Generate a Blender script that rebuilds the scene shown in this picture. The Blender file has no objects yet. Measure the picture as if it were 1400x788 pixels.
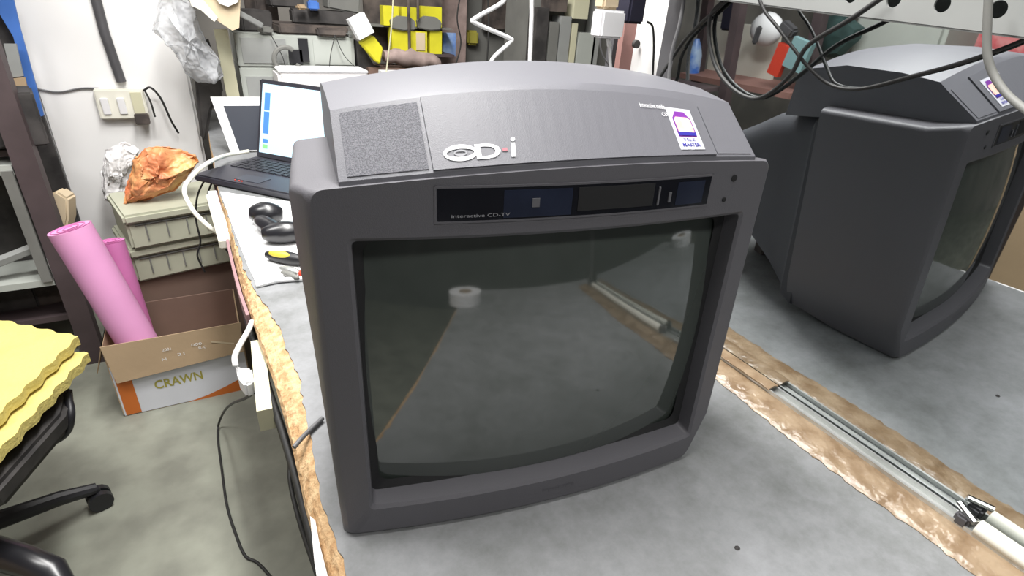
import bpy, bmesh, math, random
from mathutils import Vector, Matrix
random.seed(7)
# ------------------------------------------------------------------ camera, light, exposure
sc = bpy.context.scene
COL = sc.collection
F, CZ = 740.0, 1.283
PITCH, ROLL, YAW = 0.4837, 0.0732, math.radians(-30)
def _cam_axes():
    fw = Vector((0, math.cos(PITCH), -math.sin(PITCH))); r = Vector((1, 0, 0)); u = r.cross(fw)
    r2 = r*math.cos(ROLL)+u*math.sin(ROLL); u2 = -r*math.sin(ROLL)+u*math.cos(ROLL)
    q = lambda v: Vector((v.x*.8660254+v.y*.5, -v.x*.5+v.y*.8660254, v.z))
    # the bench runs along +Y; the camera looks 30 degrees to its right
    return q(r2), q(u2), q(fw)
CR, CU, CF = _cam_axes()
CAM = Vector((0, 0, CZ))
cd = bpy.data.cameras.new('camera'); cam = bpy.data.objects.new('camera', cd); COL.objects.link(cam)
cd.sensor_width = 36; cd.lens = F/1400*36; cd.clip_start = .02
cam.matrix_world = Matrix(((CR.x, CU.x, -CF.x, 0), (CR.y, CU.y, -CF.y, 0), (CR.z, CU.z, -CF.z, CZ), (0, 0, 0, 1)))
sc.camera = cam
sc.view_settings.view_transform = 'Standard'; sc.view_settings.look = 'None'
sc.view_settings.gamma = 1; sc.view_settings.exposure = 0.18
w = bpy.data.worlds.new('room_air'); sc.world = w; w.use_nodes = True
w.node_tree.nodes['Background'].inputs[0].default_value = (.86, .9, .95, 1)
w.node_tree.nodes['Background'].inputs[1].default_value = .17
def area(name, loc, sx, sy, power, rot=(0, 0, 0), col=(1, .985, .96)):
    l = bpy.data.lights.new(name, 'AREA'); l.shape = 'RECTANGLE'; l.size = sx; l.size_y = sy; l.energy = power; l.color = col
    o = bpy.data.objects.new(name, l); o.location = loc; o.rotation_euler = rot; COL.objects.link(o); return o
area('bench_tube_light', (.25, 1.05, 2.45), .3, 1.7, 66)
area('room_tube_light', (-.8, 1.1, 2.55), 1.2, .3, 36)
area('front_tube_light', (.2, -.9, 2.55), 1.2, .3, 20)

def at(px, py, X=None, Y=None, Z=None):
    d = CF + CR*((px-700)/F) - CU*((py-394)/F)
    if X is not None: t = (X-CAM.x)/d.x
    elif Y is not None: t = (Y-CAM.y)/d.y
    else: t = (Z-CAM.z)/d.z
    return CAM + d*t

# ------------------------------------------------------------------ materials
def lin(c):
    return tuple(((v/255)/12.92 if v/255 <= .04045 else ((v/255+.055)/1.055)**2.4) for v in c)
def mat(name, c, rough=.6, metal=0, var=.12, scale=6, bump=0, bscale=60, c2=None, spec=.5, ior=None, coat=0, emis=0, alpha=1, trans=0, detail=6):
    m = bpy.data.materials.new(name); m.use_nodes = True; nt = m.node_tree; b = nt.nodes['Principled BSDF']
    a = lin(c); b2 = lin(c2) if c2 else tuple(v*(1-var) for v in a)
    tc = nt.nodes.new('ShaderNodeTexCoord'); n = nt.nodes.new('ShaderNodeTexNoise'); n.inputs['Scale'].default_value = scale
    n.inputs['Detail'].default_value = detail; nt.links.new(tc.outputs['Object'], n.inputs['Vector'])
    r = nt.nodes.new('ShaderNodeValToRGB'); r.color_ramp.elements[0].position = .38; r.color_ramp.elements[1].position = .62
    r.color_ramp.elements[0].color = (*b2, 1); r.color_ramp.elements[1].color = (*a, 1)
    nt.links.new(n.outputs['Fac'], r.inputs['Fac']); nt.links.new(r.outputs['Color'], b.inputs['Base Color'])
    b.inputs['Roughness'].default_value = rough; b.inputs['Metallic'].default_value = metal
    b.inputs['Specular IOR Level'].default_value = spec; b.inputs['Coat Weight'].default_value = coat
    b.inputs['Alpha'].default_value = alpha; b.inputs['Transmission Weight'].default_value = trans
    if ior: b.inputs['IOR'].default_value = ior
    if emis: b.inputs['Emission Color'].default_value = (*a, 1); b.inputs['Emission Strength'].default_value = emis
    if bump:
        n2 = nt.nodes.new('ShaderNodeTexNoise'); n2.inputs['Scale'].default_value = bscale; nt.links.new(tc.outputs['Object'], n2.inputs['Vector'])
        bp = nt.nodes.new('ShaderNodeBump'); bp.inputs['Strength'].default_value = bump; bp.inputs['Distance'].default_value = .004
        nt.links.new(n2.outputs['Fac'], bp.inputs['Height']); nt.links.new(bp.outputs['Normal'], b.inputs['Normal'])
    return m
M = {}
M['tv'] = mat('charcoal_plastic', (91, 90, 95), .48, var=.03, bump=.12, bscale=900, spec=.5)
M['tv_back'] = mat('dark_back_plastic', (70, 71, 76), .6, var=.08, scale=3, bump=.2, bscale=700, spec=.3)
M['tv_lit'] = mat('charcoal_plastic_lit', (105, 105, 111), .46, var=.03, bump=.1, bscale=900, spec=.5)  # same charcoal plastic as the bezel, light on the hood painted in as paler colour
M['crt'] = mat('picture_tube_glass', (70, 76, 72), .05, var=.03, spec=.5, ior=2.1)
M['gasket'] = mat('black_rubber', (24, 24, 26), .7)
M['window'] = mat('smoked_window', (24, 25, 31), .12, var=.1, spec=.5)
M['window_blue'] = mat('blue_grey_display', (36, 42, 60), .2, var=.2, scale=30)
M['grey_print'] = mat('grey_print', (150, 150, 155), .6)
M['dim_print'] = mat('dim_print', (95, 95, 100), .6)
M['white_print'] = mat('white_print', (235, 235, 238), .6, var=.03)
M['red_print'] = mat('faded_red_print', (170, 105, 115), .6)
M['purple_print'] = mat('purple_print', (120, 50, 150), .5)
M['blue_print'] = mat('blue_print', (50, 45, 150), .5)
M['peach_print'] = mat('peach_print', (245, 215, 200), .5, c2=(250, 190, 170), scale=150)
M['gold_print'] = mat('gold_print', (168, 160, 70), .5)
def grille_mat():
    m = mat('speaker_cloth', (112, 112, 118), .8, c2=(84, 84, 90), scale=900, bump=.25, bscale=1100, detail=1)
    return m
M['grille'] = grille_mat()
def lam():
    m = mat('grey_laminate', (158, 160, 161), .55, var=.0, spec=.35); nt = m.node_tree; b = nt.nodes['Principled BSDF']
    tc = nt.nodes.new('ShaderNodeTexCoord')
    n1 = nt.nodes.new('ShaderNodeTexNoise'); n1.inputs['Scale'].default_value = 16; n1.inputs['Detail'].default_value = 9; n1.inputs['Roughness'].default_value = .72
    n2 = nt.nodes.new('ShaderNodeTexNoise'); n2.inputs['Scale'].default_value = 2.1; n2.inputs['Detail'].default_value = 4
    mx = nt.nodes.new('ShaderNodeMath'); mx.operation = 'ADD'; r = nt.nodes.new('ShaderNodeValToRGB')
    r.color_ramp.elements[0].position = .72; r.color_ramp.elements[1].position = 1.25
    r.color_ramp.elements[0].position = .38; r.color_ramp.elements[1].position = .64
    mx2 = nt.nodes.new('ShaderNodeMath'); mx2.operation = 'MULTIPLY'; mx2.inputs[1].default_value = .5
    r.color_ramp.elements[0].color = (*lin((106, 108, 107)), 1); r.color_ramp.elements[1].color = (*lin((148, 149, 152)), 1)
    for n in (n1, n2): nt.links.new(tc.outputs['Object'], n.inputs['Vector'])
    nt.links.new(n1.outputs['Fac'], mx.inputs[0]); nt.links.new(n2.outputs['Fac'], mx.inputs[1]); nt.links.new(mx.outputs[0], mx2.inputs[0])
    nt.links.new(mx2.outputs[0], r.inputs['Fac']); nt.links.new(r.outputs['Color'], b.inputs['Base Color']); return m
M['laminate'] = lam()
M['chip'] = mat('raw_chipboard', (212, 180, 138), .85, c2=(182, 144, 102), scale=70, bump=.8, bscale=140)
M['floor'] = mat('stained_concrete', (140, 142, 130), .55, c2=(118, 119, 109), scale=7, bump=.1, bscale=40, spec=.4)
M['whitewall'] = mat('white_paint', (238, 237, 236), .7, var=.05, scale=2, bump=.12, bscale=8)
M['greywall'] = mat('dull_wall_paint', (140, 136, 130), .8, c2=(110, 108, 104), scale=2.5)
M['darkwall'] = mat('dark_wall_paint', (84, 84, 86), .85, c2=(60, 60, 62), scale=3)
M['ceil'] = mat('ceiling_paint', (190, 190, 188), .8)
M['mirror'] = mat('mirror_silver', (212, 216, 217), .015, 1, var=.02, scale=1.5)
M['tape'] = mat('brown_packing_tape', (152, 132, 108), .3, c2=(122, 100, 76), scale=26, bump=.9, bscale=55, coat=.15)
M['alu'] = mat('dull_aluminium', (200, 202, 200), .35, .7, var=.1, scale=20)
M['steel'] = mat('grey_painted_steel', (158, 160, 158), .5, .1, var=.12, scale=8)
M['darksteel'] = mat('dark_brown_steel', (84, 72, 74), .6, .1, var=.2, scale=9)
M['slotsteel'] = mat('dark_grey_steel', (88, 87, 90), .6, .2, var=.2, scale=12)
M['black'] = mat('black_plastic', (34, 34, 38), .45, var=.2, scale=20)
M['gloss_black'] = mat('glossy_black_plastic', (34, 34, 38), .3, var=.1, spec=.7)
M['navy'] = mat('navy_black_plastic', (38, 37, 54), .55)
M['white'] = mat('white_plastic', (238, 238, 240), .4, var=.03)
M['offwhite'] = mat('offwhite_plastic', (226, 224, 212), .5, var=.05)
M['cream'] = mat('cream_plastic', (203, 200, 172), .5, var=.06)
M['paper'] = mat('white_paper', (246, 246, 246), .7, var=.02)
M['crate'] = mat('grey_green_plastic', (176, 177, 158), .55, var=.08, scale=12)
M['card'] = mat('brown_cardboard', (176, 152, 122), .8, var=.1, scale=5, bump=.15, bscale=50)
M['card_dark'] = mat('aged_cardboard', (128, 104, 92), .85, var=.15, scale=5)
M['tan'] = mat('tan_cardboard', (214, 196, 166), .8, var=.07, scale=5)
M['boxprint'] = mat('box_print_white', (218, 220, 228), .5, var=.06, scale=8)
M['orange'] = mat('box_print_orange', (206, 112, 44), .6, var=.08)
M['pink'] = mat('pink_foam', (228, 160, 206), .6, var=.05, scale=8)
M['pink2'] = mat('deep_pink_foam', (206, 120, 176), .6, var=.1, scale=8)
M['yellowfoam'] = mat('yellow_foam', (206, 190, 112), .9, var=.09, scale=14, bump=.5, bscale=120)
M['grey_equip'] = mat('grey_equipment_metal', (176, 180, 174), .5, var=.09, scale=5)
M['mid'] = mat('mid_grey_plastic', (120, 120, 116), .6, var=.15, scale=10)
M['dark'] = mat('dusty_dark_plastic', (70, 67, 66), .7, c2=(44, 42, 42), scale=14)
M['dark2'] = mat('dusty_brown_plastic', (98, 88, 82), .7, c2=(60, 54, 52), scale=14)
M['yellow'] = mat('yellow_packaging', (226, 218, 52), .45, var=.12, scale=15)
M['rag'] = mat('grey_pink_rag', (168, 148, 142), .9, var=.3, scale=20)
M['sticker_white'] = mat('sticker_white', (206, 206, 214), .5, var=.03)
M['blue'] = mat('blue_plastic', (72, 118, 196), .5, var=.2, scale=8)
M['laptop'] = mat('laptop_black', (52, 52, 60), .4, var=.1, scale=10)
M['keys'] = mat('laptop_keys', (40, 40, 46), .5)
M['screen'] = mat('lit_screen', (176, 210, 226), .3, var=.0, emis=.62)
M['screen_blue'] = mat('lit_screen_blue', (70, 120, 205), .3, var=.0, emis=.6)
M['screen_green'] = mat('lit_screen_green', (120, 190, 120), .3, var=.0, emis=.6)
M['darkpanel'] = mat('dark_slate_panel', (58, 62, 72), .4, var=.08)
M['bagclear'] = mat('hazy_plastic_film', (214, 216, 220), .4, var=.12, scale=9, bump=.3, bscale=18, alpha=.5, spec=.25)
M['bagorange'] = mat('orange_printed_film', (226, 184, 120), .45, c2=(206, 128, 88), scale=9, bump=.6, bscale=25)
M['bagwhite'] = mat('white_film', (232, 230, 230), .6, var=.03, scale=9, bump=.1, bscale=20)
M['bagpink'] = mat('reddish_print', (206, 110, 104), .4, c2=(222, 160, 110), scale=20)
M['cable'] = mat('black_cable', (38, 38, 38), .5)
M['greycable'] = mat('grey_cable', (110, 110, 112), .5)
M['chrome'] = mat('worn_chrome', (190, 190, 190), .2, 1)
M['toolyellow'] = mat('yellow_grip', (220, 200, 70), .5)
M['toolred'] = mat('red_grip', (214, 70, 50), .5)
M['bluebottle'] = mat('blue_bottle_film', (70, 120, 210), .3, c2=(180, 205, 235), scale=12)
M['bagdark'] = mat('dark_green_film', (58, 78, 76), .3, var=.4, scale=14, bump=.6, bscale=20)
M['redplank'] = mat('red_brown_plank', (150, 112, 104), .7, var=.12, scale=8)
M['redpack'] = mat('pink_red_packet', (238, 160, 160), .5, c2=(226, 96, 104), scale=16)
M['teal'] = mat('teal_packet', (140, 176, 180), .5, var=.15)
M['mauve'] = mat('mauve_edge_strip', (150, 118, 122), .6, var=.1)
M['plaster'] = mat('pinkish_wood', (150, 112, 106), .7, var=.1)

# ------------------------------------------------------------------ mesh helpers
def root_loc(p):
    while p.parent: p = p.parent
    return Vector(p.location)
def tag(o, label=None, cat=None, group=None, kind=None):
    if label: o['label'] = label
    if cat: o['category'] = cat
    if group: o['group'] = group
    if kind: o['kind'] = kind
    return o
def thing(name, label, cat, loc, group=None):
    o = bpy.data.objects.new(name, None); o.empty_display_size = .05; o.location = loc; COL.objects.link(o)
    return tag(o, label, cat, group)
class MB:
    def __init__(s): s.v = []; s.f = []
    def add(s, vs, fs):
        k = len(s.v); s.v += [Vector(v) for v in vs]; s.f += [tuple(i+k for i in f) for f in fs]; return s
    def box(s, c, d, rot=(0, 0, 0)):
        from mathutils import Euler
        R = Euler(rot).to_matrix() if not isinstance(rot, Matrix) else rot; c = Vector(c)
        vs = [c+R @ Vector((x*d[0]/2, y*d[1]/2, z*d[2]/2)) for x in (-1, 1) for y in (-1, 1) for z in (-1, 1)]
        return s.add(vs, [(0, 1, 3, 2), (4, 6, 7, 5), (0, 4, 5, 1), (2, 3, 7, 6), (0, 2, 6, 4), (1, 5, 7, 3)])
    def prism(s, poly, off):
        n = len(poly); a = [Vector(p) for p in poly]; off = Vector(off)
        return s.add(a+[p+off for p in a], [tuple(range(n-1, -1, -1)), tuple(range(n, 2*n))]+[(i, (i+1) % n, n+(i+1) % n, n+i) for i in range(n)])
    def loft(s, rings, cap=True, closed=True):
        n = len(rings[0]); vs = [p for r in rings for p in r]; fs = []
        for k in range(len(rings)-1):
            for i in range(n if closed else n-1):
                j = (i+1) % n; fs.append((k*n+i, k*n+j, (k+1)*n+j, (k+1)*n+i))
        if cap: fs += [tuple(range(n-1, -1, -1)), tuple((len(rings)-1)*n+i for i in range(n))]
        return s.add(vs, fs)
    def tube(s, pts, r, n=8):
        pts = [Vector(p) for p in pts]; rings = []; up = Vector((.13, .31, .94)).normalized(); prev = None
        for i, p in enumerate(pts):
            t = (pts[min(i+1, len(pts)-1)]-pts[max(i-1, 0)])
            t = t.normalized() if t.length > 1e-9 else Vector((0, 0, 1))
            if prev is None:
                a = t.cross(up); a = a.normalized() if a.length > .05 else t.cross(Vector((1, 0, 0))).normalized()
            else:
                a = prev-t*prev.dot(t); a = a.normalized() if a.length > 1e-6 else t.orthogonal().normalized()
            prev = a; b = t.cross(a); rr = r[i] if isinstance(r, (list, tuple)) else r
            rings.append([p+(a*math.cos(2*math.pi*k/n)+b*math.sin(2*math.pi*k/n))*rr for k in range(n)])
        return s.loft(rings)
    def build(s, name, m, parent=None, label=None, cat=None, group=None, kind=None, smooth=False, bevel=0, angle=35, seg=2, noshift=False):
        if parent is not None: o0 = root_loc(parent); 
        elif noshift: o0 = Vector((0, 0, 0))
        else:
            lo = [min(v[i] for v in s.v) for i in range(3)]; hi = [max(v[i] for v in s.v) for i in range(3)]
            o0 = Vector(((lo[0]+hi[0])/2, (lo[1]+hi[1])/2, lo[2]))
        me = bpy.data.meshes.new(name); me.from_pydata([v-o0 for v in s.v], [], s.f)
        bm = bmesh.new(); bm.from_mesh(me); bmesh.ops.recalc_face_normals(bm, faces=bm.faces)
        if bevel:
            es = [e for e in bm.edges if len(e.link_faces) == 2 and e.calc_face_angle(0) > math.radians(30)]
            bmesh.ops.bevel(bm, geom=es, offset=bevel, segments=seg, affect='EDGES', clamp_overlap=True)
            smooth = True
        bm.to_mesh(me); bm.free()
        if smooth:
            me.polygons.foreach_set('use_smooth', [True]*len(me.polygons)); me.set_sharp_from_angle(angle=math.radians(angle))
        me.materials.append(M[m] if isinstance(m, str) else m)
        o = bpy.data.objects.new(name, me); COL.objects.link(o)
        if parent is not None: o.parent = parent
        else: o.location = o0
        return tag(o, label, cat, group, kind)
def spline(pts, k=8):
    pts = [Vector(p) for p in pts]
    if len(pts) < 3: return pts
    P = [pts[0]*2-pts[1]]+pts+[pts[-1]*2-pts[-2]]; out = []
    for i in range(1, len(P)-2):
        a, b, c, d = P[i-1:i+3]
        for j in range(k):
            t = j/k; out.append(.5*((2*b)+(c-a)*t+(2*a-5*b+4*c-d)*t*t+(3*b-a-3*c+d)*t**3))
    return out+[pts[-1]]
def cable(name, pts, r, m, label, cat='cable', parent=None, group=None, k=8):
    return MB().tube(spline(pts, k), r, 8).build(name, m, parent, None if parent else label, None if parent else cat, group, smooth=True, angle=60)
def text_mesh(txt, size=1, bold=False):
    c = bpy.data.curves.new('writing', 'FONT'); c.body = txt; c.size = size; c.align_x = 'LEFT'; c.resolution_u = 3
    if bold: c.offset = .02*size
    o = bpy.data.objects.new('writing', c); COL.objects.link(o); bpy.context.view_layer.update()
    me = o.evaluated_get(bpy.context.evaluated_depsgraph_get()).to_mesh()
    vs = [v.co.copy() for v in me.vertices]; fs = [tuple(p.vertices) for p in me.polygons]
    o.to_mesh_clear(); bpy.data.objects.remove(o); bpy.data.curves.remove(c)
    return vs, fs
def writing(name, txt, mapf, wid, hei, m, parent, bold=False):
    """text stretched to wid x hei, mapped by mapf(x, y) -> point"""
    vs, fs = text_mesh(txt, 1, bold); x0 = min(v.x for v in vs); x1 = max(v.x for v in vs); y0 = min(v.y for v in vs); y1 = max(v.y for v in vs)
    b = MB(); b.add([mapf((v.x-x0)/(x1-x0)*wid, (v.y-y0)/(y1-y0)*hei) for v in vs], fs)
    return b.build(name, m, parent)
def struct(name, b, m, parent=None): return b.build(name, m, parent, kind=None if parent else 'structure')

# ------------------------------------------------------------------ the room
BZ = .75                      # bench top
MX = .743                     # mirror face
struct('floor', MB().box((-.7, .7, -.05), (7, 8, .1)), 'floor')
struct('ceiling', MB().box((-.7, .7, 2.85), (7, 8, .1)), 'ceil')
struct('wall_back', MB().box((-.7, 3.25, 1.4), (7, .1, 2.8)), 'greywall')
struct('wall_left', MB().box((-3.2, .7, 1.4), (.1, 5, 2.8)), 'greywall')
struct('wall_right', MB().box((2.1, .7, 1.4), (.1, 5, 2.8)), 'greywall')
struct('wall_front', MB().box((-.7, -2.6, 1.4), (7, .1, 2.8)), 'darkwall')
# white pillar
pl = MB(); a = at(45, 100, Y=2.6).x; b_ = at(272, 150, Y=2.6).x
pl.box(((a+b_)/2-.01, 2.85, 1.4), (b_-a, .5, 2.8)); tag(pl.build('wall_pillar', 'whitewall', bevel=.01), kind='structure')

# ------------------------------------------------------------------ workbench
inner = [(300, 262), (312, 296), (322, 330), (333, 368), (343, 384), (351, 400), (371, 430), (385, 455), (391, 478), (402, 500), (411, 516), (412, 540), (419, 575), (427, 610), (431, 640), (440, 680), (449, 712), (463, 750), (476, 788)]
outer = [(298, 262), (306, 292), (312, 320), (320, 356), (326, 380), (333, 405), (344, 436), (355, 470), (366, 500), (375, 525), (388, 570), (401, 620), (410, 660), (418, 700), (431, 745), (446, 788)]
ip = [at(x, y, Z=BZ) for x, y in inner]; op = [at(x, y, Z=BZ-.03) for x, y in outer]
bench = thing('workbench', 'long grey laminate workbench with broken raw chipboard edge, the big television standing on it', 'workbench', (.4, .8, 0))
Y0, Y1, XR = -.66, 2.95, .93
def resample(P, ys):
    P = sorted(P, key=lambda p: p.y); out = []
    for y in ys:
        if y <= P[0].y: out.append(P[0].x); continue
        if y >= P[-1].y: out.append(P[-1].x); continue
        for a, b in zip(P, P[1:]):
            if a.y <= y <= b.y: out.append(a.x+(b.x-a.x)*(y-a.y)/max(b.y-a.y, 1e-6)); break
    return out
ys = [Y0+.05*i for i in range(int((.3-Y0)/.05)+1)]+[.3+.0125*i for i in range(1, 113)]+[1.75+.1*i for i in range(0, 13)]
ys = [y for y in ys if y <= Y1]
xi = resample(ip, ys); xo = resample(op, ys)
xi = [x+random.uniform(-.0025, .0025) for x in xi]; xo = [min(x, i-.004) for x, i in zip(xo, xi)]
mb = MB(); rings = []
for y, i, o in zip(ys, xi, xo):
    j = random.uniform(-.0015, .0015)
    rings.append([Vector((XR, y, BZ-.003)), Vector((i-.001, y, BZ-.003)), Vector((i*.6+o*.4+j, y, BZ-.008+j)), Vector((o+.003+j, y, BZ-.02)), Vector((o, y, BZ-.03)), Vector((o+.004, y, BZ-.036)), Vector((XR, y, BZ-.036))])
mb.loft(rings); mb.build('chipboard_core', 'chip', bench)
mb = MB(); rings = []
for y, i in zip(ys, xi): rings.append([Vector((XR, y, BZ)), Vector((i, y, BZ)), Vector((i, y, BZ-.0028)), Vector((XR, y, BZ-.0028))])
mb.loft(rings); mb.build('laminate_sheet', 'laminate', bench)
mb = MB(); rings = []
for y in [1.0+.05*k for k in range(20)]:
    o = resample(op, [y])[0]-.002; rings.append([Vector((o, y, BZ-.022)), Vector((o-.006, y, BZ-.022)), Vector((o-.006, y, BZ-.055)), Vector((o, y, BZ-.055))])
mb.loft(rings); mb.build('edge_strip', 'mauve', bench)
for x, y in ((.12, -.58), (.86, -.58), (.12, 2.8), (.86, 2.8), (.12, .9), (.86, .9)):
    MB().box((x, y, .357), (.05, .05, .714)).build('leg', 'darksteel', bench)
MB().box((.1, 1.12, .68), (.03, 3.4, .06)).build('side_rail', 'darksteel', bench)
# small blocks fixed to the bench side
p = at(365, 505, Z=.70)
blk = MB(); a = at(352, 478, Z=.69); c = at(374, 572, Z=.69)
blk.box(((a.x+c.x)/2-.004, (a.y+c.y)/2, .69), (.022, abs(a.y-c.y), .040), (0, 0, -.05)); blk.build('wooden_edge_block', 'cream', None, 'small pale wooden block fixed under the chipped bench edge beside the carton', 'block')

# ------------------------------------------------------------------ television
TR, TD, TO = None, None, None
ty = math.radians(21.635-30); TO = Vector((.2895, .388, BZ))
TR = Vector((math.cos(ty), math.sin(ty), 0)); TD = Vector((-math.sin(ty), math.cos(ty), 0))
def tp(u, w, v): return TO+TR*u+TD*(w+v*.046)+Vector((0, 0, v))
def bulge(u): return .02*(1-min(1, (u/.235)**2))
def vtop(u): return .396+.012*(1-(u/.235)**2)+.006*(u/.235)
tv = thing('television', 'big charcoal tube television with a built-in disc player hood standing on the bench', 'television', TO)
def rring(u0, u1, v0, v1, rad, wf, K=5, S=14, top=None):
    pts = []
    cs = [((u1-rad, v0+rad), -90), ((u1-rad, v1-rad), 0), ((u0+rad, v1-rad), 90), ((u0+rad, v0+rad), 180)]
    arcs = []
    for (cu, cv), a0 in cs:
        arcs.append([(cu+rad*math.cos(math.radians(a0+90*k/K)), cv+rad*math.sin(math.radians(a0+90*k/K))) for k in range(K+1)])
    for i in range(4):
        A = arcs[i]; B = arcs[(i+1) % 4]; pts += A
        for s in range(1, S): t = s/S; pts.append((A[-1][0]*(1-t)+B[0][0]*t, A[-1][1]*(1-t)+B[0][1]*t))
    out = []
    for u, v in pts:
        if top:
            v = v0+(v-v0)*(top(u)-v0)/(v1-v0)
            f = max(0, (.07-v)/.07); u = u-(.026*f if u > 0 else -.002*f)*(abs(u)/.235)
        out.append(tp(u, wf(u, v), v))
    return out
def wide(ring):
    o = []
    for p in ring:
        d = p-TO; u = d.dot(TR); v = d.z; o.append(p+TR*(.012*min(1, abs(u)/.23)**4*min(1, max(0, v)/.35)*(1 if u > 0 else -1))+Vector((0, 0, -.006 if v > .3 else 0)))
    return o
bz = MB(); O = dict(top=vtop)
bz.loft([wide(rring(-.234, .230, .022, .40, .008, lambda u, v: .20, **O)), wide(rring(-.237, .233, .004, .40, .008, lambda u, v: .11, **O)), wide(rring(-.238, .235, .0, .40, .008, lambda u, v: .045, **O)), rring(-.239, .236, 0, .40, .006, lambda u, v: .008-bulge(u)*.9, **O),
         rring(-.236, .233, .003, .397, .010, lambda u, v: .002-bulge(u), **O), rring(-.233, .230, .006, .394, .010, lambda u, v: -bulge(u), **O),
         rring(-.208, .208, .038, .350, .006, lambda u, v: -bulge(u)), rring(-.2045, .2045, .042, .3465, .005, lambda u, v: .003-bulge(u)),
         rring(-.2025, .2025, .044, .3445, .006, lambda u, v: .022-bulge(u)*.8)], cap=False)
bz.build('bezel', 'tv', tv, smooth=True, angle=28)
gk = MB(); gk.loft([rring(-.2028, .2028, .0435, .3448, .006, lambda u, v: .021-bulge(u)*.8), rring(-.194, .194, .052, .336, .012, lambda u, v: .026-bulge(u)*.8)], cap=False)
gk.build('screen_gasket', 'gasket', tv, smooth=True)
g = MB(); NU, NV = 24, 18; vs = []
for j in range(NV+1):
    for i in range(NU+1):
        a = i/NU*2-1; c = j/NV*2-1; u = .2025*a; v = .194+.150*c
        vs.append(tp(u, -.0065+.026*a*a+.009*c*c, v))
g.add(vs, [(j*(NU+1)+i, j*(NU+1)+i+1, (j+1)*(NU+1)+i+1, (j+1)*(NU+1)+i) for j in range(NV) for i in range(NU)])
g.build('picture_tube', 'crt', tv, smooth=True, angle=80)
# back shell
bs = MB()
def bring(w, u0, u1, v0, v1, rad): return rring(u0, u1, v0, v1, rad, lambda u, v: w)
bs.loft([bring(.19, -.230, .226, .024, .382, .012), bring(.215, -.224, .220, .032, .378, .014), bring(.225, -.210, .208, .036, .374, .03),
         bring(.27, -.192, .190, .062, .370, .04), bring(.33, -.160, .160, .085, .35, .04), bring(.40, -.12, .12, .10, .31, .04), bring(.455, -.10, .10, .115, .28, .03)])
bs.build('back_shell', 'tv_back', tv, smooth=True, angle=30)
# foot plinth, front underside
pn = MB(); n = 20
lo = [tp(-.222+.42*i/n, .012-bulge(-.222+.42*i/n)*.9, 0) for i in range(n+1)]
pn.prism([q+Vector((0, 0, .0005)) for q in lo]+[tp(.198, .09, 0.0005), tp(-.222, .09, 0.0005)], (0, 0, .02)); pn.build('foot_plinth', 'gasket', tv)
# hood
def hood(u, k):
    e = 1-(u/.212)**2; ve = vtop(u)
    return {0: (u, .0035-bulge(u), ve-.006), 1: (u, .0045-bulge(u), ve+.0035), 2: (u, .050-bulge(u)*.5, .443+.021*e), 3: (u, .060-bulge(u)*.5, .447+.022*e+.02*u), 4: (u, .11, .452+.023*e+.03*u), 5: (u, .19, .452+.022*e+.04*u), 6: (u, .245, .444+.02*e+.03*u), 7: (u, .265, .434+.02*e+.03*u), 8: (u, .275, .37), }[k]
hd = MB(); us = [-.210+.42*i/28 for i in range(29)]
hd.loft([[tp(*hood(u, k)) for k in range(9)] for u in us]); hd.build('hood', 'tv_lit', tv, smooth=True, angle=22)
def S(u, t, off=0.0):
    a = hood(u, 1); b = hood(u, 2); w = a[1]+(b[1]-a[1])*t; v = a[2]+(b[2]-a[2])*t
    nw, nv = -(b[2]-a[2]), (b[1]-a[1]); L = math.hypot(nw, nv)
    return tp(u, w+nw/L*off, v+nv/L*off)
def panel(name, u0, u1, t0, t1, off, m, parent, n=10):
    b = MB(); us = [u0+(u1-u0)*i/n for i in range(n+1)]
    b.loft([[S(u, t0, off), S(u, t1, off), S(u, t1, -.003), S(u, t0, -.003)] for u in us]); return b.build(name, m, parent)
panel('speaker_grille', -.203, -.138, .05, .93, .0008, 'grille', tv)
tag(panel('speaker_grille', .156, .204, .05, .93, .0008, 'tv_lit', tv), 'smooth grey grille')
lid = panel('disc_player_lid', -.1345, .153, .02, .985, .0022, 'tv_lit', tv, 20)
SL = .05
def smap(u0, t0, shear=0, off=.003): return lambda x, y: S(u0+x-y*shear, t0+y/SL, off)
# disc emblem: an oval ring + D + red dot + i
def ringmesh(cu, ct, a, b, th, m, name):
    r = MB(); n = 28; R = []
    for k in range(n+1):
        an = 2*math.pi*k/n; R.append([S(cu+math.cos(an)*a, ct+math.sin(an)*b/SL, .003), S(cu+math.cos(an)*(a-th), ct+math.sin(an)*(b-th)/SL, .003)])
    r.loft(R, cap=False, closed=False); return r.build(name, m, lid)
ringmesh(-.1100, .20, .0145, .0052, .0026, 'white_print', 'disc_emblem')
ringmesh(-.1100, .20, .0055, .0021, .0012, 'grey_print', 'disc_emblem')
writing('logo_letter', 'D', smap(-.097, .10), .022, .0095, 'white_print', lid, True)
writing('logo_dot', '-', smap(-.0735, .18), .0045, .002, 'red_print', lid, True)
writing('logo_letter', 'i', smap(-.067, .10, -.25), .0042, .0125, 'white_print', lid, True)
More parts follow.
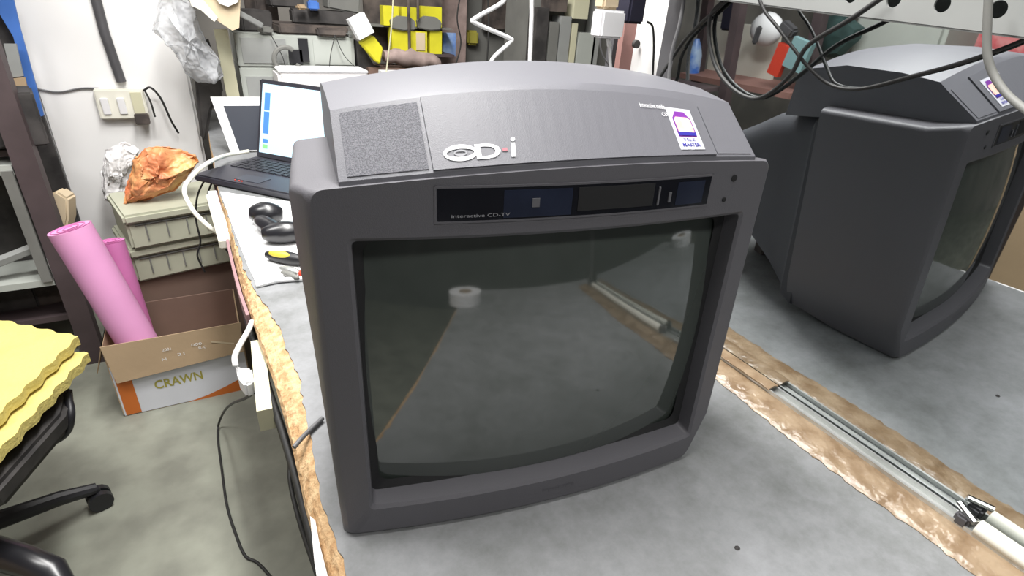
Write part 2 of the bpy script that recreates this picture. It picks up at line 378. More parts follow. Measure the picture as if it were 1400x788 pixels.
# small lettering and sticker
writing('small_lettering', 'Interactive media', smap(.078, .76), .030, .004, 'white_print', lid)
writing('small_lettering', 'CD', smap(.101, .64), .007, .003, 'white_print', lid)
def flat(name, u0, u1, t0, t1, off, m, parent):
    b = MB(); n = 4; b.loft([[S(u0+(u1-u0)*i/n, t0, off), S(u0+(u1-u0)*i/n, t1, off)] for i in range(n+1)], cap=False, closed=False); return b.build(name, m, parent)
def poly_on(name, pts, off, m, parent): b = MB(); b.add([S(u, t, off) for u, t in pts], [tuple(range(len(pts)))]); return b.build(name, m, parent)
st = flat('sticker', .1085, .1395, .10, .80, .0027, 'sticker_white', lid)
poly_on('sticker_frame', [(.1125, .31), (.1125, .62), (.1155, .68), (.1180, .74), (.1300, .74), (.1325, .68), (.1355, .62), (.1355, .31)], .0030, 'purple_print', st)
poly_on('sticker_picture', [(.1140, .37), (.1140, .60), (.1165, .64), (.1315, .64), (.1340, .60), (.1340, .37)], .0033, 'peach_print', st)
flat('sticker_band', .1130, .1350, .325, .385, .0034, 'blue_print', st)
writing('sticker_writing', 'TELE', smap(.1160, .235, off=.0032), .015, .0024, 'blue_print', st)
writing('sticker_writing', 'MASTER', smap(.1130, .145, off=.0032), .022, .0030, 'blue_print', st, True)
# display window in the bezel
def W(u, v, off): return tp(u, -bulge(u)-off, v)
def wpanel(name, u0, u1, v0, v1, off, m, parent, n=12):
    b = MB(); b.loft([[W(u0+(u1-u0)*i/n, v0, off), W(u0+(u1-u0)*i/n, v1, off), W(u0+(u1-u0)*i/n, v1, -.004), W(u0+(u1-u0)*i/n, v0, -.004)] for i in range(n+1)]); return b.build(name, m, parent)
wn = wpanel('display_window', -.1335, .148, .3635, .3925, .0008, 'window', tv)
wpanel('display_insert', -.075, -.010, .3650, .3900, .0010, 'window_blue', wn)
wpanel('disc_slot', -.004, .078, .3680, .3900, .0013, 'gasket', wn)
wpanel('display_insert', .106, .140, .3660, .3890, .0011, 'window_blue', wn)
wpanel('button', .083, .085, .368, .386, .0020, 'dim_print', wn, 2); wpanel('button', .096, .099, .370, .380, .0020, 'dim_print', wn, 2)
wpanel('button', -.049, -.042, .374, .382, .0020, 'dim_print', wn, 2)
writing('window_writing', 'interactive CD-TV', lambda x, y: W(-.121+x, .3668+y, .0013), .052, .0030, 'grey_print', wn)
lip = MB()
for (u0, u1, v0, v1) in ((-.1355, .150, .3925, .3945), (-.1355, .150, .3615, .3635), (-.1355, -.1335, .3615, .3945), (.148, .150, .3615, .3945)):
    n = 12; lip.loft([[W(u0+(u1-u0)*i/n, v0, .0009), W(u0+(u1-u0)*i/n, v1, .0009), W(u0+(u1-u0)*i/n, v1, -.002), W(u0+(u1-u0)*i/n, v0, -.002)] for i in range(n+1)])
lip.build('window_frame', 'tv', tv)
MB().tube([W(.180, .388, -.001), W(.180, .388, .001)], .0035, 14).build('power_lamp', 'gasket', tv)
MB().tube([W(.172, .366, -.001), W(.172, .366, .001)], .0025, 14).build('power_lamp', 'gasket', tv)
writing('brand_lettering', 'PHILIPS', lambda x, y: W(-.010+x, .0195+y, .0008), .042, .0055, 'dim_print', tv)
# ------------------------------------------------------------------ mirror, channel, tape, perforated angle
mr = thing('mirror', 'tall mirror panel standing on the bench, reflecting the television and its cables', 'mirror', (MX+.004, .1, BZ))
LEAN = .05                    # the top leans towards the bench
mup = Vector((-math.sin(LEAN), 0, math.cos(LEAN))); mno = Vector((math.cos(LEAN), 0, math.sin(LEAN))); yE = at(926, 60, X=.722).y; yS = -.50; mc = Vector((MX, (yE+yS)/2, BZ+.004))+mup*.285
MB().box(mc+mno*.003, (.006, yE-yS, .57), (0, -LEAN, 0)).build('mirror_glass', 'mirror', mr)
MB().box(mc+mno*.010, (.008, yE-yS, .57), (0, -LEAN, 0)).build('backing_board', 'darksteel', mr)
# channel holding its foot
ch = MB(); ch.box((.730, .13, BZ+.003), (.018, 1.30, .004)); ch.box((.7210, .13, BZ+.0065), (.003, 1.30, .011)); ch.box((.7390, .13, BZ+.0065), (.003, 1.30, .011))
ch.build('metal_channel', 'alu', None, 'bare aluminium channel running along the foot of the mirror', 'channel')
def tape_strip(y0, y1, x0, x1, name, label):
    N = int((y1-y0)/.008); K = 8; rings = []
    for i in range(N+1):
        y = y0+(y1-y0)*i/N; e = random.uniform(-.0025, .0025)+.003*math.sin(y*17)
        r = []
        for k in range(K+1):
            t = k/K; x = x0+e*(1-t)+(x1-x0)*t
            z = BZ+.0012+.0050*min(1, t*1.6)**.8+random.uniform(0, .0030)*(0 < k < K)
            r.append(Vector((x, y, z)))
        r += [Vector((x1, y, BZ+.0004)), Vector((x0+e, y, BZ+.0004))]
        rings.append(r)
    b = MB(); b.loft(rings); return b.build(name, 'tape', None, label, 'tape', smooth=True, angle=50)
tape_strip(-.55, yE, .668, .7195, 'packing_tape', 'wrinkled brown packing tape strip running along the mirror foot channel')
tp2 = MB(); rings = []
for i in range(26):
    y = .40+(yE-.40)*i/25; rings.append([Vector((.7170, y, BZ+.0130+random.uniform(0, .002))), Vector((.728, y, BZ+.0155+random.uniform(0, .002))), Vector((.7415, y, BZ+.0135)), Vector((.7415, y, BZ+.0125)), Vector((.728, y, BZ+.0130)), Vector((.7170, y, BZ+.0122))])
tp2.loft(rings); tp2.build('tape_patch', 'tape', None, 'short piece of brown tape covering the channel beside the television corner', 'tape', smooth=True)
# spring clip + white tube on the channel
c = at(1308, 716, X=.734); cy = at(1308, 716, Z=BZ+.015).y
cl = thing('metal_clip', 'small shiny metal clip gripping the channel at the mirror foot', 'clip', (.728, cy, BZ+.005))
MB().box((.728, cy, BZ+.014), (.018, .016, .016)).build('clip_body', 'slotsteel', cl, bevel=.003)
MB().tube([(.721, cy-.012, BZ+.024), (.733, cy+.012, BZ+.027)], .0045, 10).build('clip_pin', 'chrome', cl)
MB().tube([(.728, cy-.014, BZ+.016), (.728, -.48, BZ+.016)], .0105, 12).build('white_tube', 'offwhite', None, 'white plastic tube lying in the channel next to the small clip', 'tube', smooth=True)
# dark crumb marks
for px, py, r in ((1008, 750, .003), (1125, 525, .009)):
    q = at(px, py, Z=BZ); MB().loft([[q+Vector((r*(1+.3*random.random())*math.cos(a), r*math.sin(a), .0006)) for a in [k*math.pi/4 for k in range(8)]], [q+Vector((r*.4*math.cos(a), r*.4*math.sin(a), .0022)) for a in [k*math.pi/4 for k in range(8)]]]).build('grime_spot', 'dark', None, 'tiny black crumb on the grey bench in front of the television' if px < 1100 else 'dark grime spot on the bench beside the tape strip', 'crumb')
# perforated angle on top of the mirror
ang = thing('perforated_steel_angle', 'grey perforated steel angle rail running above the mirror', 'rail', (.72, .0, BZ+.54))
def perforated(y0, y1, z0, z1, x, th, pitch, r):
    b = MB(); n = max(1, round((y1-y0)/pitch)); K = 16; dy = (y1-y0)/n; zc = (z0+z1)/2
    for i in range(n):
        yc = y0+dy*(i+.5)
        for s, xx in ((0, x), (1, x+th)):
            inn = []; out = []
            for k in range(K):
                a = 2*math.pi*k/K+math.pi/K*0; cc, ss = math.cos(a), math.sin(a)
                inn.append(Vector((xx, yc+r*cc, zc+r*ss)))
                m = max(abs(cc), abs(ss)); out.append(Vector((xx, yc+cc/m*dy/2, zc+ss/m*(z1-z0)/2)))
            b.add(inn+out, [(k, (k+1) % K, K+(k+1) % K, K+k) for k in range(K)])
            if s == 0: in0 = inn
        b.add(in0+inn, [(k, (k+1) % K, K+(k+1) % K, K+k) for k in range(K)])
    b.box((x+th/2, (y0+y1)/2, z0-.0005), (th, y1-y0, .001)); b.box((x+th/2, (y0+y1)/2, z1+.0005), (th, y1-y0, .001))
    return b
def slope(b):
    for v in b.v: v.z += .057*v.y
    return b
slope(perforated(-.54, .78, BZ+.522, BZ+.560, .688, .003, .050, .0080)).build('perforated_face', 'steel', ang)
slope(MB().box((.698, .12, BZ+.5205), (.018, 1.32, .003))).build('lower_flange', 'steel', ang)
slope(MB().box((.700, .12, BZ+.5615), (.022, 1.32, .003))).build('upper_flange', 'steel', ang)
# posts that carry it
for yy, sg, lab in ((yE+.004, 1, 'dark slotted steel upright at the far end of the mirror'), (yS-.004, -1, 'dark slotted steel upright at the near end of the mirror, outside the view')):
    up = MB(); up.box((.725, yy+sg*.018, BZ+.5), (.003, .036, 1.0)); up.box((.742, yy+sg*.035, BZ+.5), (.036, .003, 1.0)); up.build('steel_upright', 'slotsteel', None, lab, 'post')

# ------------------------------------------------------------------ laptop and the far part of the bench
e = Vector((.66, -.7513, 0)); dd = Vector((.7513, .66, 0)); HL = Vector((.125, 1.99, BZ+.022))
lp = thing('laptop', 'open black laptop with a bright lit screen behind the television', 'laptop', (HL.x+.1, HL.y-.2, BZ))
R3 = Matrix((e, dd, Vector((0, 0, 1)))).transposed()
c = HL+e*.18-dd*.125; c.z = BZ+.0125
MB().box(c, (.37, .25, .021), R3).build('base', 'laptop', lp, bevel=.004)
kb = MB()
kb_c = []
for r_ in range(5):
    for k in range(13):
        p = HL+e*(.03+k*.0245)-dd*(.035+r_*.022); p.z = BZ+.0245; kb.box(p, (.020, .018, .003), R3)
tag(kb.build('keyboard', 'keys', lp), kind='stuff')
MB().box(Vector((0, 0, BZ+.0238))+Vector((HL.x, HL.y, 0))+e*.17-dd*.20, (.09, .05, .001), R3).build('touchpad', 'darkpanel', lp)
# screen: leans back from the hinge
dray = (CF+CR*((357-700)/F)-CU*((108-394)/F)); t_ = (HL-CAM).dot(e)/dray.dot(e); TL = CAM+dray*t_
up_ = (TL-HL).normalized(); Ls = (TL-HL).length
nn = up_.cross(e).normalized(); nn = nn if nn.dot(CAM-HL) > 0 else -nn
Rs = Matrix((e, nn, up_)).transposed()
scn = MB().box(HL+e*.18+up_*(Ls/2), (.36, .008, Ls), Rs).build('screen_lid', 'laptop', lp, bevel=.003)
MB().box(HL+e*.18+up_*(Ls/2+.002)+nn*.0045, (.336, .001, Ls-.030), Rs).build('display', 'screen', scn)
def sp(x, y, wx, wy, m): MB().box(HL+e*(.012+x+wx/2)+up_*(Ls*(1-y)-wy*Ls/2)+nn*.0056, (wx, .0008, wy*Ls), Rs).build('screen_window', m, scn)
sp(.012, .16, .022, .22, 'screen_blue'); sp(.012, .40, .022, .28, 'screen_blue'); sp(.014, .75, .020, .05, 'screen_blue'); sp(.014, .82, .020, .05, 'screen_green')
for k, dx in enumerate((.30, .315, .325)):
    MB().tube([HL+e*.12*0+e*(dx-.16)-dd*.235+Vector((0, 0, .0015)), HL+e*(dx-.16)-dd*.235+Vector((0, 0, .004))], .0022, 8).build('status_light', 'toolred', lp)
bb = MB(); bb.prism([at(x, y, Y=2.5) for x, y in ((262, 60), (284, 50), (300, 100), (306, 128), (290, 150), (282, 196), (274, 190), (270, 150))], (0, .05, 0)); bb.build('dark_sack', 'dark', None, 'dark crumpled sack squeezed between the white pillar and the beige wooden upright', 'sack', bevel=.01)
# white framed dark panel behind the laptop
A = at(296, 205, Y=2.25); A.z = BZ+.004
fp = thing('framed_panel', 'dark slate panel in a white frame propped behind the laptop on the left', 'panel', A)
tl = at(288, 133, Y=2.20); tr = at(352, 140, Y=2.20); bl = Vector((tl.x+.03, 2.15, BZ+.003)); wv = .36
ux = Vector((1, -.08, 0)).normalized(); uz = (tl-bl); uzn = uz.normalized()
def quadbox(p0, ax, ay, th, name, m, parent):
    n_ = ax.cross(ay).normalized()*th; return MB().prism([p0, p0+ax, p0+ax+ay, p0+ay], n_).build(name, m, parent)
quadbox(bl, ux*wv, uz, .012, 'white_frame', 'white', fp)
nf_ = ux.cross(uz).normalized()
quadbox(bl+ux*.03+uz*.02+nf_*.0125, ux*(wv-.04), uz*.82, .001, 'dark_panel', 'darkpanel', fp)
# paper sheet
pp = [at(*q, Z=BZ+.0025) for q in ((301, 262), (410, 278), (418, 300), (420, 382), (382, 386), (352, 391), (340, 366), (322, 320))]
pb = MB(); pb.prism(pp, (0, 0, -.0015)); pb.build('paper_sheet', 'paper', None, 'large white paper sheet on the bench left of the television', 'paper')
cb = MB(); q0 = at(350, 391, Z=BZ+.004); q1 = at(422, 381, Z=BZ+.004)
cb.tube([q0, q0.lerp(q1, .4)+Vector((0, .006, .003)), q1], .005, 8).build('rolled_paper_edge', 'paper', None, 'curled roll of white paper along the near side of the sheet', 'paper', smooth=True)
# tools
def blob(name, m, parent, p0, p1, r0, r1, flat_=.6, **kw):
    pts = [p0.lerp(p1, k/8) for k in range(9)]; b = MB(); rr = [max(.001, (r0+(r1-r0)*k/8)*math.sin(math.pi*(.08+.84*k/8))**.5) for k in range(9)]
    b.tube(pts, rr, 14); z0 = min(p0.z, p1.z)-max(r0, r1)
    return b.build(name, m, parent, smooth=True, angle=80, **kw)
hp = at(368, 292, Z=BZ+.03)
gt = thing('corded_hand_tool', 'black rounded hand tool lying on the white paper beside the television', 'tool', (hp.x, hp.y, BZ))
blob('tool_head', 'gloss_black', gt, at(342, 292, Z=BZ+.030), at(386, 292, Z=BZ+.030), .030, .028)
blob('tool_body', 'gloss_black', gt, at(358, 320, Z=BZ+.028), at(418, 316, Z=BZ+.028), .025, .027)
blob('tool_neck', 'gloss_black', gt, at(352, 300, Z=BZ+.026), at(386, 322, Z=BZ+.024), .022, .020)
sd = thing('stubby_screwdriver', 'stubby yellow and black handled screwdriver on the paper below the black tool', 'screwdriver', at(388, 352, Z=BZ))
blob('handle', 'black', sd, at(364, 348, Z=BZ+.016), at(418, 357, Z=BZ+.016), .014, .015)
blob('grip_inlay', 'toolyellow', sd, at(369, 346, Z=BZ+.0235), at(397, 351, Z=BZ+.0235), .0090, .0090)
pr = thing('pliers', 'small grey pliers with red grip beside the television corner', 'pliers', at(400, 372, Z=BZ))
blob('jaw', 'alu', pr, at(383, 367, Z=BZ+.010), at(410, 374, Z=BZ+.010), .009, .010)
blob('jaw', 'mid', pr, at(386, 372, Z=BZ+.010), at(408, 381, Z=BZ+.010), .006, .007)
blob('grip', 'toolred', pr, at(410, 373, Z=BZ+.010), at(424, 378, Z=BZ+.010), .010, .008)

# equipment chassis stack, against a beige post
def pbox(name, label, cat, x0, y0, x1, y1, Y, dep, m, rz=0, ry=0, parent=None, group=None, bevel=0, zbase=None, ztop=None):
    """a real box whose front stands on the plane Y=const about the given outline"""
    cx, cy = (x0+x1)/2, (y0+y1)/2; a = at(x0, cy, Y=Y); b = at(x1, cy, Y=Y); t = at(cx, y0, Y=Y); u = at(cx, y1, Y=Y); c = at(cx, cy, Y=Y)
    zt = t.z if ztop is None else ztop; zb = u.z if zbase is None else zbase
    o = MB().box((c.x, Y+dep/2, (zt+zb)/2), (abs(b.x-a.x), dep, zt-zb), (0, ry, rz)).build(name, m, parent, None if parent else label, None if parent else cat, group, bevel=bevel)
    return o
EY = 2.42
def equip(z0, z1, label, holes):
    xa = at(327, 90, Y=EY).x; xb = at(487, 90, Y=EY).x
    t = thing('equipment_chassis', label, 'equipment', ((xa+xb)/2, EY+.15, z0), 'grey equipment cases stacked on the bench')
    MB().box(((xa+xb)/2, EY+.16, (z0+z1)/2), (xb-xa, .30, z1-z0-.002)).build('case', 'grey_equip', t, bevel=.004)
    MB().box((xa+(xb-xa)*.22, EY+.008, (z0+z1)/2), ((xb-xa)*.36, .006, (z1-z0)*.74)).build('front_panel', 'steel', t)
    MB().box((xa+(xb-xa)*.80, EY+.008, (z0+z1)/2), ((xb-xa)*.34, .006, (z1-z0)*.78)).build('front_panel', 'grey_equip', t)
    for fx, fz, w_, h_ in holes: MB().box((xa+(xb-xa)*fx, EY+.004, z0+(z1-z0)*fz), (w_, .012, h_)).build('socket', 'black', t)
zt = at(400, 48, Y=EY).z; zm = at(400, 93, Y=EY).z
equip(BZ, zm, 'lower grey metal equipment case with small dark sockets behind the laptop', ((.16, .75, .012, .035), (.13, .35, .01, .02), (.9, .8, .008, .018), (.95, .8, .008, .018), (.5, .7, .02, .02)))
equip(zm, zt, 'upper grey metal equipment case with dark opening behind the laptop', ((.545, .55, .035, .085), (.47, .35, .05, .05)))
x_ = at(312, 90, Y=EY-.01).x
MB().box((x_, EY+.04, (BZ+zt)/2+.004), (.045, .06, zt-BZ+.008), (0, -.02, 0)).build('wooden_upright', 'cream', None, 'narrow beige wooden upright at the left side of the grey equipment cases', 'post')
# headphones-like coil on the upper case
p0 = at(392, 82, Y=EY-.03); ringp = [p0+Vector((.045*math.cos(a), 0, .045*math.sin(a))) for a in [2*math.pi*k/20 for k in range(3, 20)]]
MB().tube(ringp, .009, 8).build('coiled_cable_ring', 'mid', None, 'thick grey cable loop hanging on the front of the upper equipment case', 'cable', smooth=True)
# white printer lid / tray behind the laptop
ty_ = thing('white_tray', 'pale rounded white tray edge behind the laptop screen', 'tray', at(440, 112, Y=2.25))
tz = at(440, 99, Y=2.25).z; xa = at(380, 105, Y=2.25).x; xb = at(507, 105, Y=2.25).x
MB().box(((xa+xb)/2, 2.33, (BZ+tz)/2), (xb-xa, .16, tz-BZ)).build('tray_body', 'bagwhite', ty_, bevel=.012)
MB().box(((xa+xb)/2, 2.33, tz+.001), (xb-xa-.01, .15, .01)).build('tray_lid', 'white', ty_, bevel=.004)

# junk on top of the equipment cases
J = random.Random(3)
def lump(name, label, cat, px, py, Y, sx, sy, sz, m, rot=(0, 0, 0), z=None, group=None, bev=.006, parent=None):
    c = at(px, py, Y=Y)
    if z is not None: c.z = z+sz/2
    return MB().box(c, (sx, sy, sz), rot).build(name, m, parent, label, cat, group, bevel=bev)
E0 = zt+.001
lump('broken_player', 'flat dusty dark disc player on top of the equipment cases', 'player', 420, 40, 2.56, .27, .22, .035, 'dark2', (0, 0, .1), E0)
lump('cassette_deck', 'dark deck lying across the flat dusty player', 'deck', 440, 20, 2.57, .24, .18, .05, 'dark', (0, 0, -.08), E0+.036)
lump('dark_radio', 'dark tilted radio at the left end of the equipment cases', 'radio', 341, 30, 2.60, .12, .16, .075, 'dark', (0, 0, .3), E0)
lump('grey_cartridge', 'slim grey cartridge leaning on the dark tilted radio', 'cartridge', 342, 26, 2.40, .09, .012, .02, 'alu', (0, .5, 0), None, bev=.003)
lump('silver_adapter', 'small silver adapter on the front of the equipment case top', 'adapter', 362, 35, 2.44, .045, .05, .024, 'mid', (0, 0, .2), E0)
lump('blue_label_box', 'tiny blue box among the dark junk above the laptop', 'box', 428, 8, 2.46, .04, .04, .034, 'blue', (0, 0, 0), E0+.088)
lump('orange_scrap', 'small brownish scrap next to the tiny blue box', 'scrap', 412, 12, 2.45, .035, .03, .018, 'card', (0, 0, .3), E0+.088)
lump('rounded_grey_case', 'rounded brownish grey case at the right end of the dusty player', 'case', 452, 42, 2.43, .11, .05, .028, 'dark2', (0, 0, 0), E0)
lump('pale_mouse', 'small pale computer mouse near the white card box', 'mouse', 478, 40, 2.44, .035, .04, .02, 'alu', (0, 0, 0), E0, bev=.009)
lump('grey_speaker_box', 'grey box on the shelf behind the white card box', 'box', 468, 10, 2.60, .13, .12, .12, 'mid', (0, .12, 0), E0+.087)
lump('dark_module', 'black module standing on the dusty player behind', 'module', 390, 12, 2.68, .13, .1, .12, 'dark', (0, 0, .1), E0+.087)
lump('dark_module', 'black module lying left of the deck above the equipment', 'module', 358, 16, 2.82, .1, .1, .11, 'dark2', (0, 0, .4), E0)
# shelf board behind the junk, carries packs
# tan carton upper left with white insert, on a wall bracket shelf
ct = thing('tan_carton', 'open tan cardboard carton hanging at the top beside the pillar', 'carton', at(288, 20, Y=2.3))
bw = MB(); c1 = [at(x, y, Y=2.3) for x, y in ((262, -20), (272, 12), (318, 42), (327, 38), (330, -20))]
bw.prism(c1, (.0, .18, .02)); bw.build('carton_body', 'tan', ct)
bw = MB(); bw.prism([at(x, y, Y=2.29) for x, y in ((252, -20), (262, 8), (275, 14), (293, 30), (298, 24), (262, -20))], (0, .005, 0)); bw.build('carton_flap', 'offwhite', ct)
bw = MB(); bw.prism([at(x, y, Y=2.285) for x, y in ((285, -20), (300, 5), (312, 9), (325, 3), (331, -20))], (0, .006, 0)); bw.build('paper_insert', 'paper', ct)
# ------------------------------------------------------------------ packs rack to the right of the equipment
zs0 = at(560, 72, Y=2.5).z
pk = thing('pack_rack', 'thin dark upright rods of a display rack in front of the yellow packs', 'rack', at(560, 60, Y=2.45))
for px in (558, 571):
    a = at(px, -20, Y=2.44); MB().tube([Vector((a.x, 2.44, 1.4)), Vector((a.x, 2.44, at(px, 92 if px < 565 else 26, Y=2.44).z))], .006, 8).build('rod', 'dark2', pk)
MB().box((at(555, 60, Y=2.6).x, 2.62, zs0+.2), (.36, .01, .40)).build('back_board', 'dark2', pk)
zs = at(560, 72, Y=2.5).z
MB().box((at(555, 60, Y=2.6).x, 2.54, zs-.006), (.36, .16, .01)).build('rack_shelf', 'darksteel', pk)
MB().box((at(555, 22, Y=2.6).x, 2.56, at(560, 36, Y=2.5).z-.004), (.36, .12, .006)).build('rack_shelf', 'mid', pk)
YG = 'yellow packs on the rack above the television'
pbox('yellow_pack', 'wide bright yellow pack at the left of the lower rack row', 'pack', 536, 38, 558, 70, 2.47, .06, 'yellow', group=YG, zbase=zs)
pbox('yellow_pack', 'yellow pack with pale face in the middle of the lower rack row', 'pack', 562, 43, 584, 74, 2.465, .06, 'yellow', group=YG, zbase=zs)
pbox('yellow_pack', 'narrow yellow pack at the right of the lower rack row', 'pack', 588, 42, 604, 73, 2.47, .06, 'yellow', group=YG, zbase=zs)
zs2 = at(560, 36, Y=2.5).z
pbox('yellow_pack', 'yellow pack at the left of the upper rack row', 'pack', 524, 8, 545, 25, 2.49, .05, 'yellow', group=YG, zbase=zs2)
pbox('yellow_pack', 'small yellow pack in the middle of the upper rack row', 'pack', 549, 10, 572, 28, 2.50, .05, 'yellow', group=YG, zbase=zs2)
pbox('yellow_pack', 'yellow pack at the right of the upper rack row', 'pack', 576, 9, 604, 27, 2.49, .05, 'yellow', group=YG, zbase=zs2)
c = at(575, 57, Y=2.463); MB().box(c, (.04, .003, .07)).build('pale_card_label', 'tan', None, 'pale printed card on the middle yellow pack of the lower rack row', 'card')
for px, lab in ((552, 'dark grey curved pouch on the left of the upper rack shelf'), (588, 'dark grey curved pouch on the right of the upper rack shelf')):
    b = MB(); q = at(px, 30, Y=2.455); b.prism([q+Vector((x, 0, z)) for x, z in ((-.05, -.028), (-.055, .005), (-.02, .022), (.03, .02), (.055, -.0), (.05, -.03), (0, -.034))], (0, .03, 0)); b.build('grey_pouch', 'mid', None, lab, 'pouch', bevel=.004)
# slanted yellow pack, white card box
b = MB(); b.prism([at(x, y, Y=2.36) for x, y in ((492, 58), (510, 48), (524, 66), (520, 88), (513, 84))], (0, .04, 0)); b.build('yellow_bag', 'yellow', None, 'crumpled bright yellow bag below the white card box', 'bag', bevel=.004)
b = MB(); b.prism([at(x, y, Y=2.34) for x, y in ((477, 28), (498, 17), (512, 44), (492, 55))], (0, .05, 0)); b.build('white_card_box', 'paper', None, 'small tilted white card box above the crumpled yellow bag', 'box')
b = MB(); b.prism([at(x, y, Y=2.42) for x, y in ((487, 55), (495, 62), (512, 90), (525, 92), (519, 100), (490, 100))], (0, .05, 0)); b.build('dark_bracket', 'dark', None, 'dark shape in the gap right of the grey equipment cases', 'bracket')
# rag + dark box under rack
b = MB(); rings = []
for k in range(11):
    t = k/10; q = at(524+76*t, 76+8*t+2*math.sin(k*2.1), Y=2.40); hh = .022+.012*math.sin(t*math.pi)+.004*math.sin(k*3)
    rings.append([q+Vector((0, .03*math.cos(a), hh*math.sin(a))) for a in [j*math.pi/4 for j in range(8)]])
b.loft(rings); b.build('crumpled_rag', 'rag', None, 'crumpled greyish pink rag below the row of yellow packs', 'rag', smooth=True, angle=80)
zz = at(555, 86, Y=2.40).z
MB().box((at(555, 90, Y=2.42).x, 2.47, (BZ+zz-.02)/2), (.34, .16, zz-.02-BZ)).build('dark_carton', 'card_dark', None, 'dark brown carton under the crumpled rag behind the television', 'carton')
MB().box((at(555, 99, Y=2.2).x, 2.22, (BZ+at(555, 99, Y=2.2).z)/2), (.18, .10, at(555, 99, Y=2.2).z-BZ)).build('white_carton', 'white', None, 'white box top just visible behind the television hood', 'box')

# background clutter between x 600 and 850
def up_box(name, label, cat, x0, x1, y0, Y, dep, m, **k): return pbox(name, label, cat, x0, y0, x1, 120, Y, dep, m, zbase=.0, **k)
B1 = lambda nm, lab, ca, x0, y0, x1, y1, Y, dep, m, **k: pbox(nm, lab, ca, x0, y0, x1, y1, Y, dep, m, **k)
B1('beige_cabinet', 'tall brownish beige cabinet behind the yellow packs rack', 'cabinet', 600, -60, 638, 110, 2.75, .4, 'rag', zbase=0)
B1('grey_cabinet', 'tall dull grey cabinet behind the white zigzag cable', 'cabinet', 638, -60, 700, 120, 2.85, .3, 'mid', zbase=0)
B1('paper_packet', 'small white and blue packet hanging left of the thin black cable', 'packet', 606, 45, 623, 77, 2.6, .02, 'bluebottle')
B1('yellowish_pouch', 'small yellowish pouch hanging behind the zigzag cable', 'pouch', 640, 42, 655, 62, 2.80, .049, 'gold_print', bevel=.01)
B1('dark_shelf_panel', 'dark square panel behind the top of the zigzag cable', 'panel', 664, -30, 702, 40, 2.78, .04, 'dark2')
B1('grey_column_post', 'plain light grey post between the zigzag and straight white cables', 'post', 702, -40, 728, 110, 2.55, .06, 'rag', zbase=0)
B1('blurred_shelf_unit', 'tall grey metal shelf unit behind the straight white cable', 'shelf', 730, -40, 838, 120, 2.2, .25, 'mid', zbase=0)
for i, (x0, y0, x1, y1, m, lab) in enumerate(((732, 10, 748, 95, 'dark', 'dark narrow case right beside the straight white cable'), (750, 30, 762, 95, 'mid', 'grey narrow case third along the shelf unit'),
      (764, 22, 778, 100, 'steel', 'light grey standing case in the middle of the shelf unit'), (780, 32, 787, 96, 'cream', 'thin cream coloured board standing on the shelf unit'),
      (789, 45, 812, 100, 'grey_equip', 'pale grey box standing right of the thin cream board'), (786, -20, 806, 26, 'cream', 'pale cream cloth hanging at the top of the shelf unit'),
      (752, -10, 776, 16, 'dark2', 'dark brown package at the top of the shelf unit'), (814, -30, 822, 100, 'steel', 'light grey strip at the right side of the shelf unit'))):
    pbox('standing_case', lab, 'case', x0, y0, x1, y1, 2.12, .07, m, group='cases on the grey shelf unit behind the television')
cable('white_zigzag_cable', [at(690, -6, Y=1.6), at(686, 4, Y=1.6), at(650, 25, Y=1.6), at(651, 32, Y=1.6), at(696, 52, Y=1.6), at(697, 58, Y=1.6), at(674, 80, Y=1.6), at(671, 96, Y=1.6), at(672, 112, Y=1.6)], .0065, 'white', 'stiff white cable bent in a zigzag behind the television')
MB().tube([at(727, -40, Y=1.5), at(727, 20, Y=1.5), at(724, 100, Y=1.5)], .0065, 8).build('white_straight_cable', 'white', None, 'straight white cable hanging behind the middle of the television', 'cable', smooth=True)
cable('thin_black_cable', [at(630, -10, Y=2.3), at(625, 25, Y=2.3), at(630, 60, Y=2.3), at(620, 98, Y=2.3)], .003, 'cable', 'thin black cable hanging left of the zigzag cable')
cable('thin_black_cable', [at(667, -10, Y=1.9), at(668, 40, Y=1.9), at(665, 98, Y=1.9)], .003, 'cable', 'thin black cable hanging behind the zigzag cable')
cable('thin_yellowish_cable', [at(538, -10, Y=2.2), at(535, 40, Y=2.2), at(528, 100, Y=2.2)], .0028, 'cream', 'thin cream cable hanging in front of the yellow packs')
for i, (a, b, c_) in enumerate((((370, 47), (385, 75), (392, 98)), ((428, 95), (432, 108), (436, 118)), ((458, 48), (470, 75), (486, 92)), ((458, 48), (452, 75), (450, 98)))):
    cable('thin_wire', [at(*a, Y=EY-.02), at(*b, Y=EY-.035), at(*c_, Y=EY-.02)], .0016, 'cable', ['thin black wire at the left side of the dark case opening', 'short thin wire above the laptop screen', 'thin wire crossing the right panel down to the right', 'thin wire hanging straight over the right panel'][i])

# ------------------------------------------------------------------ socket board, charger, adapters by the mirror end
sb = thing('socket_board', 'white socket board with pinkish wooden side standing behind the right end of the television', 'socket board', (.68, .90, BZ))
p0 = at(867, 60, Y=.98); p1 = at(907, 60, Y=.90); zA = 1.40
def vslab(a, b, th, z0, z1):
    d = Vector((b.x-a.x, b.y-a.y, 0)); n_ = Vector((d.y, -d.x, 0)).normalized()*-th
    return MB().prism([Vector((a.x, a.y, z0)), Vector((b.x, b.y, z0)), Vector((b.x, b.y, z1)), Vector((a.x, a.y, z1))], n_)
vslab(p0, p1, .012, BZ, zA).build('face_plate', 'whitewall', sb)
q0 = at(851, 60, Y=.985)
vslab(q0, p0, .022, BZ, zA).build('wooden_side', 'plaster', sb)
q = at(868, 60, Y=.965); MB().tube([q, q-Vector((0, .008, 0))], .008, 14).build('screw_cap', 'dark', sb)
tag(pbox('white_charger', 'white phone charger plugged in beside the black adapter above the television', 'charger', 823, 14, 855, 53, .90, .035, 'white', bevel=.004))
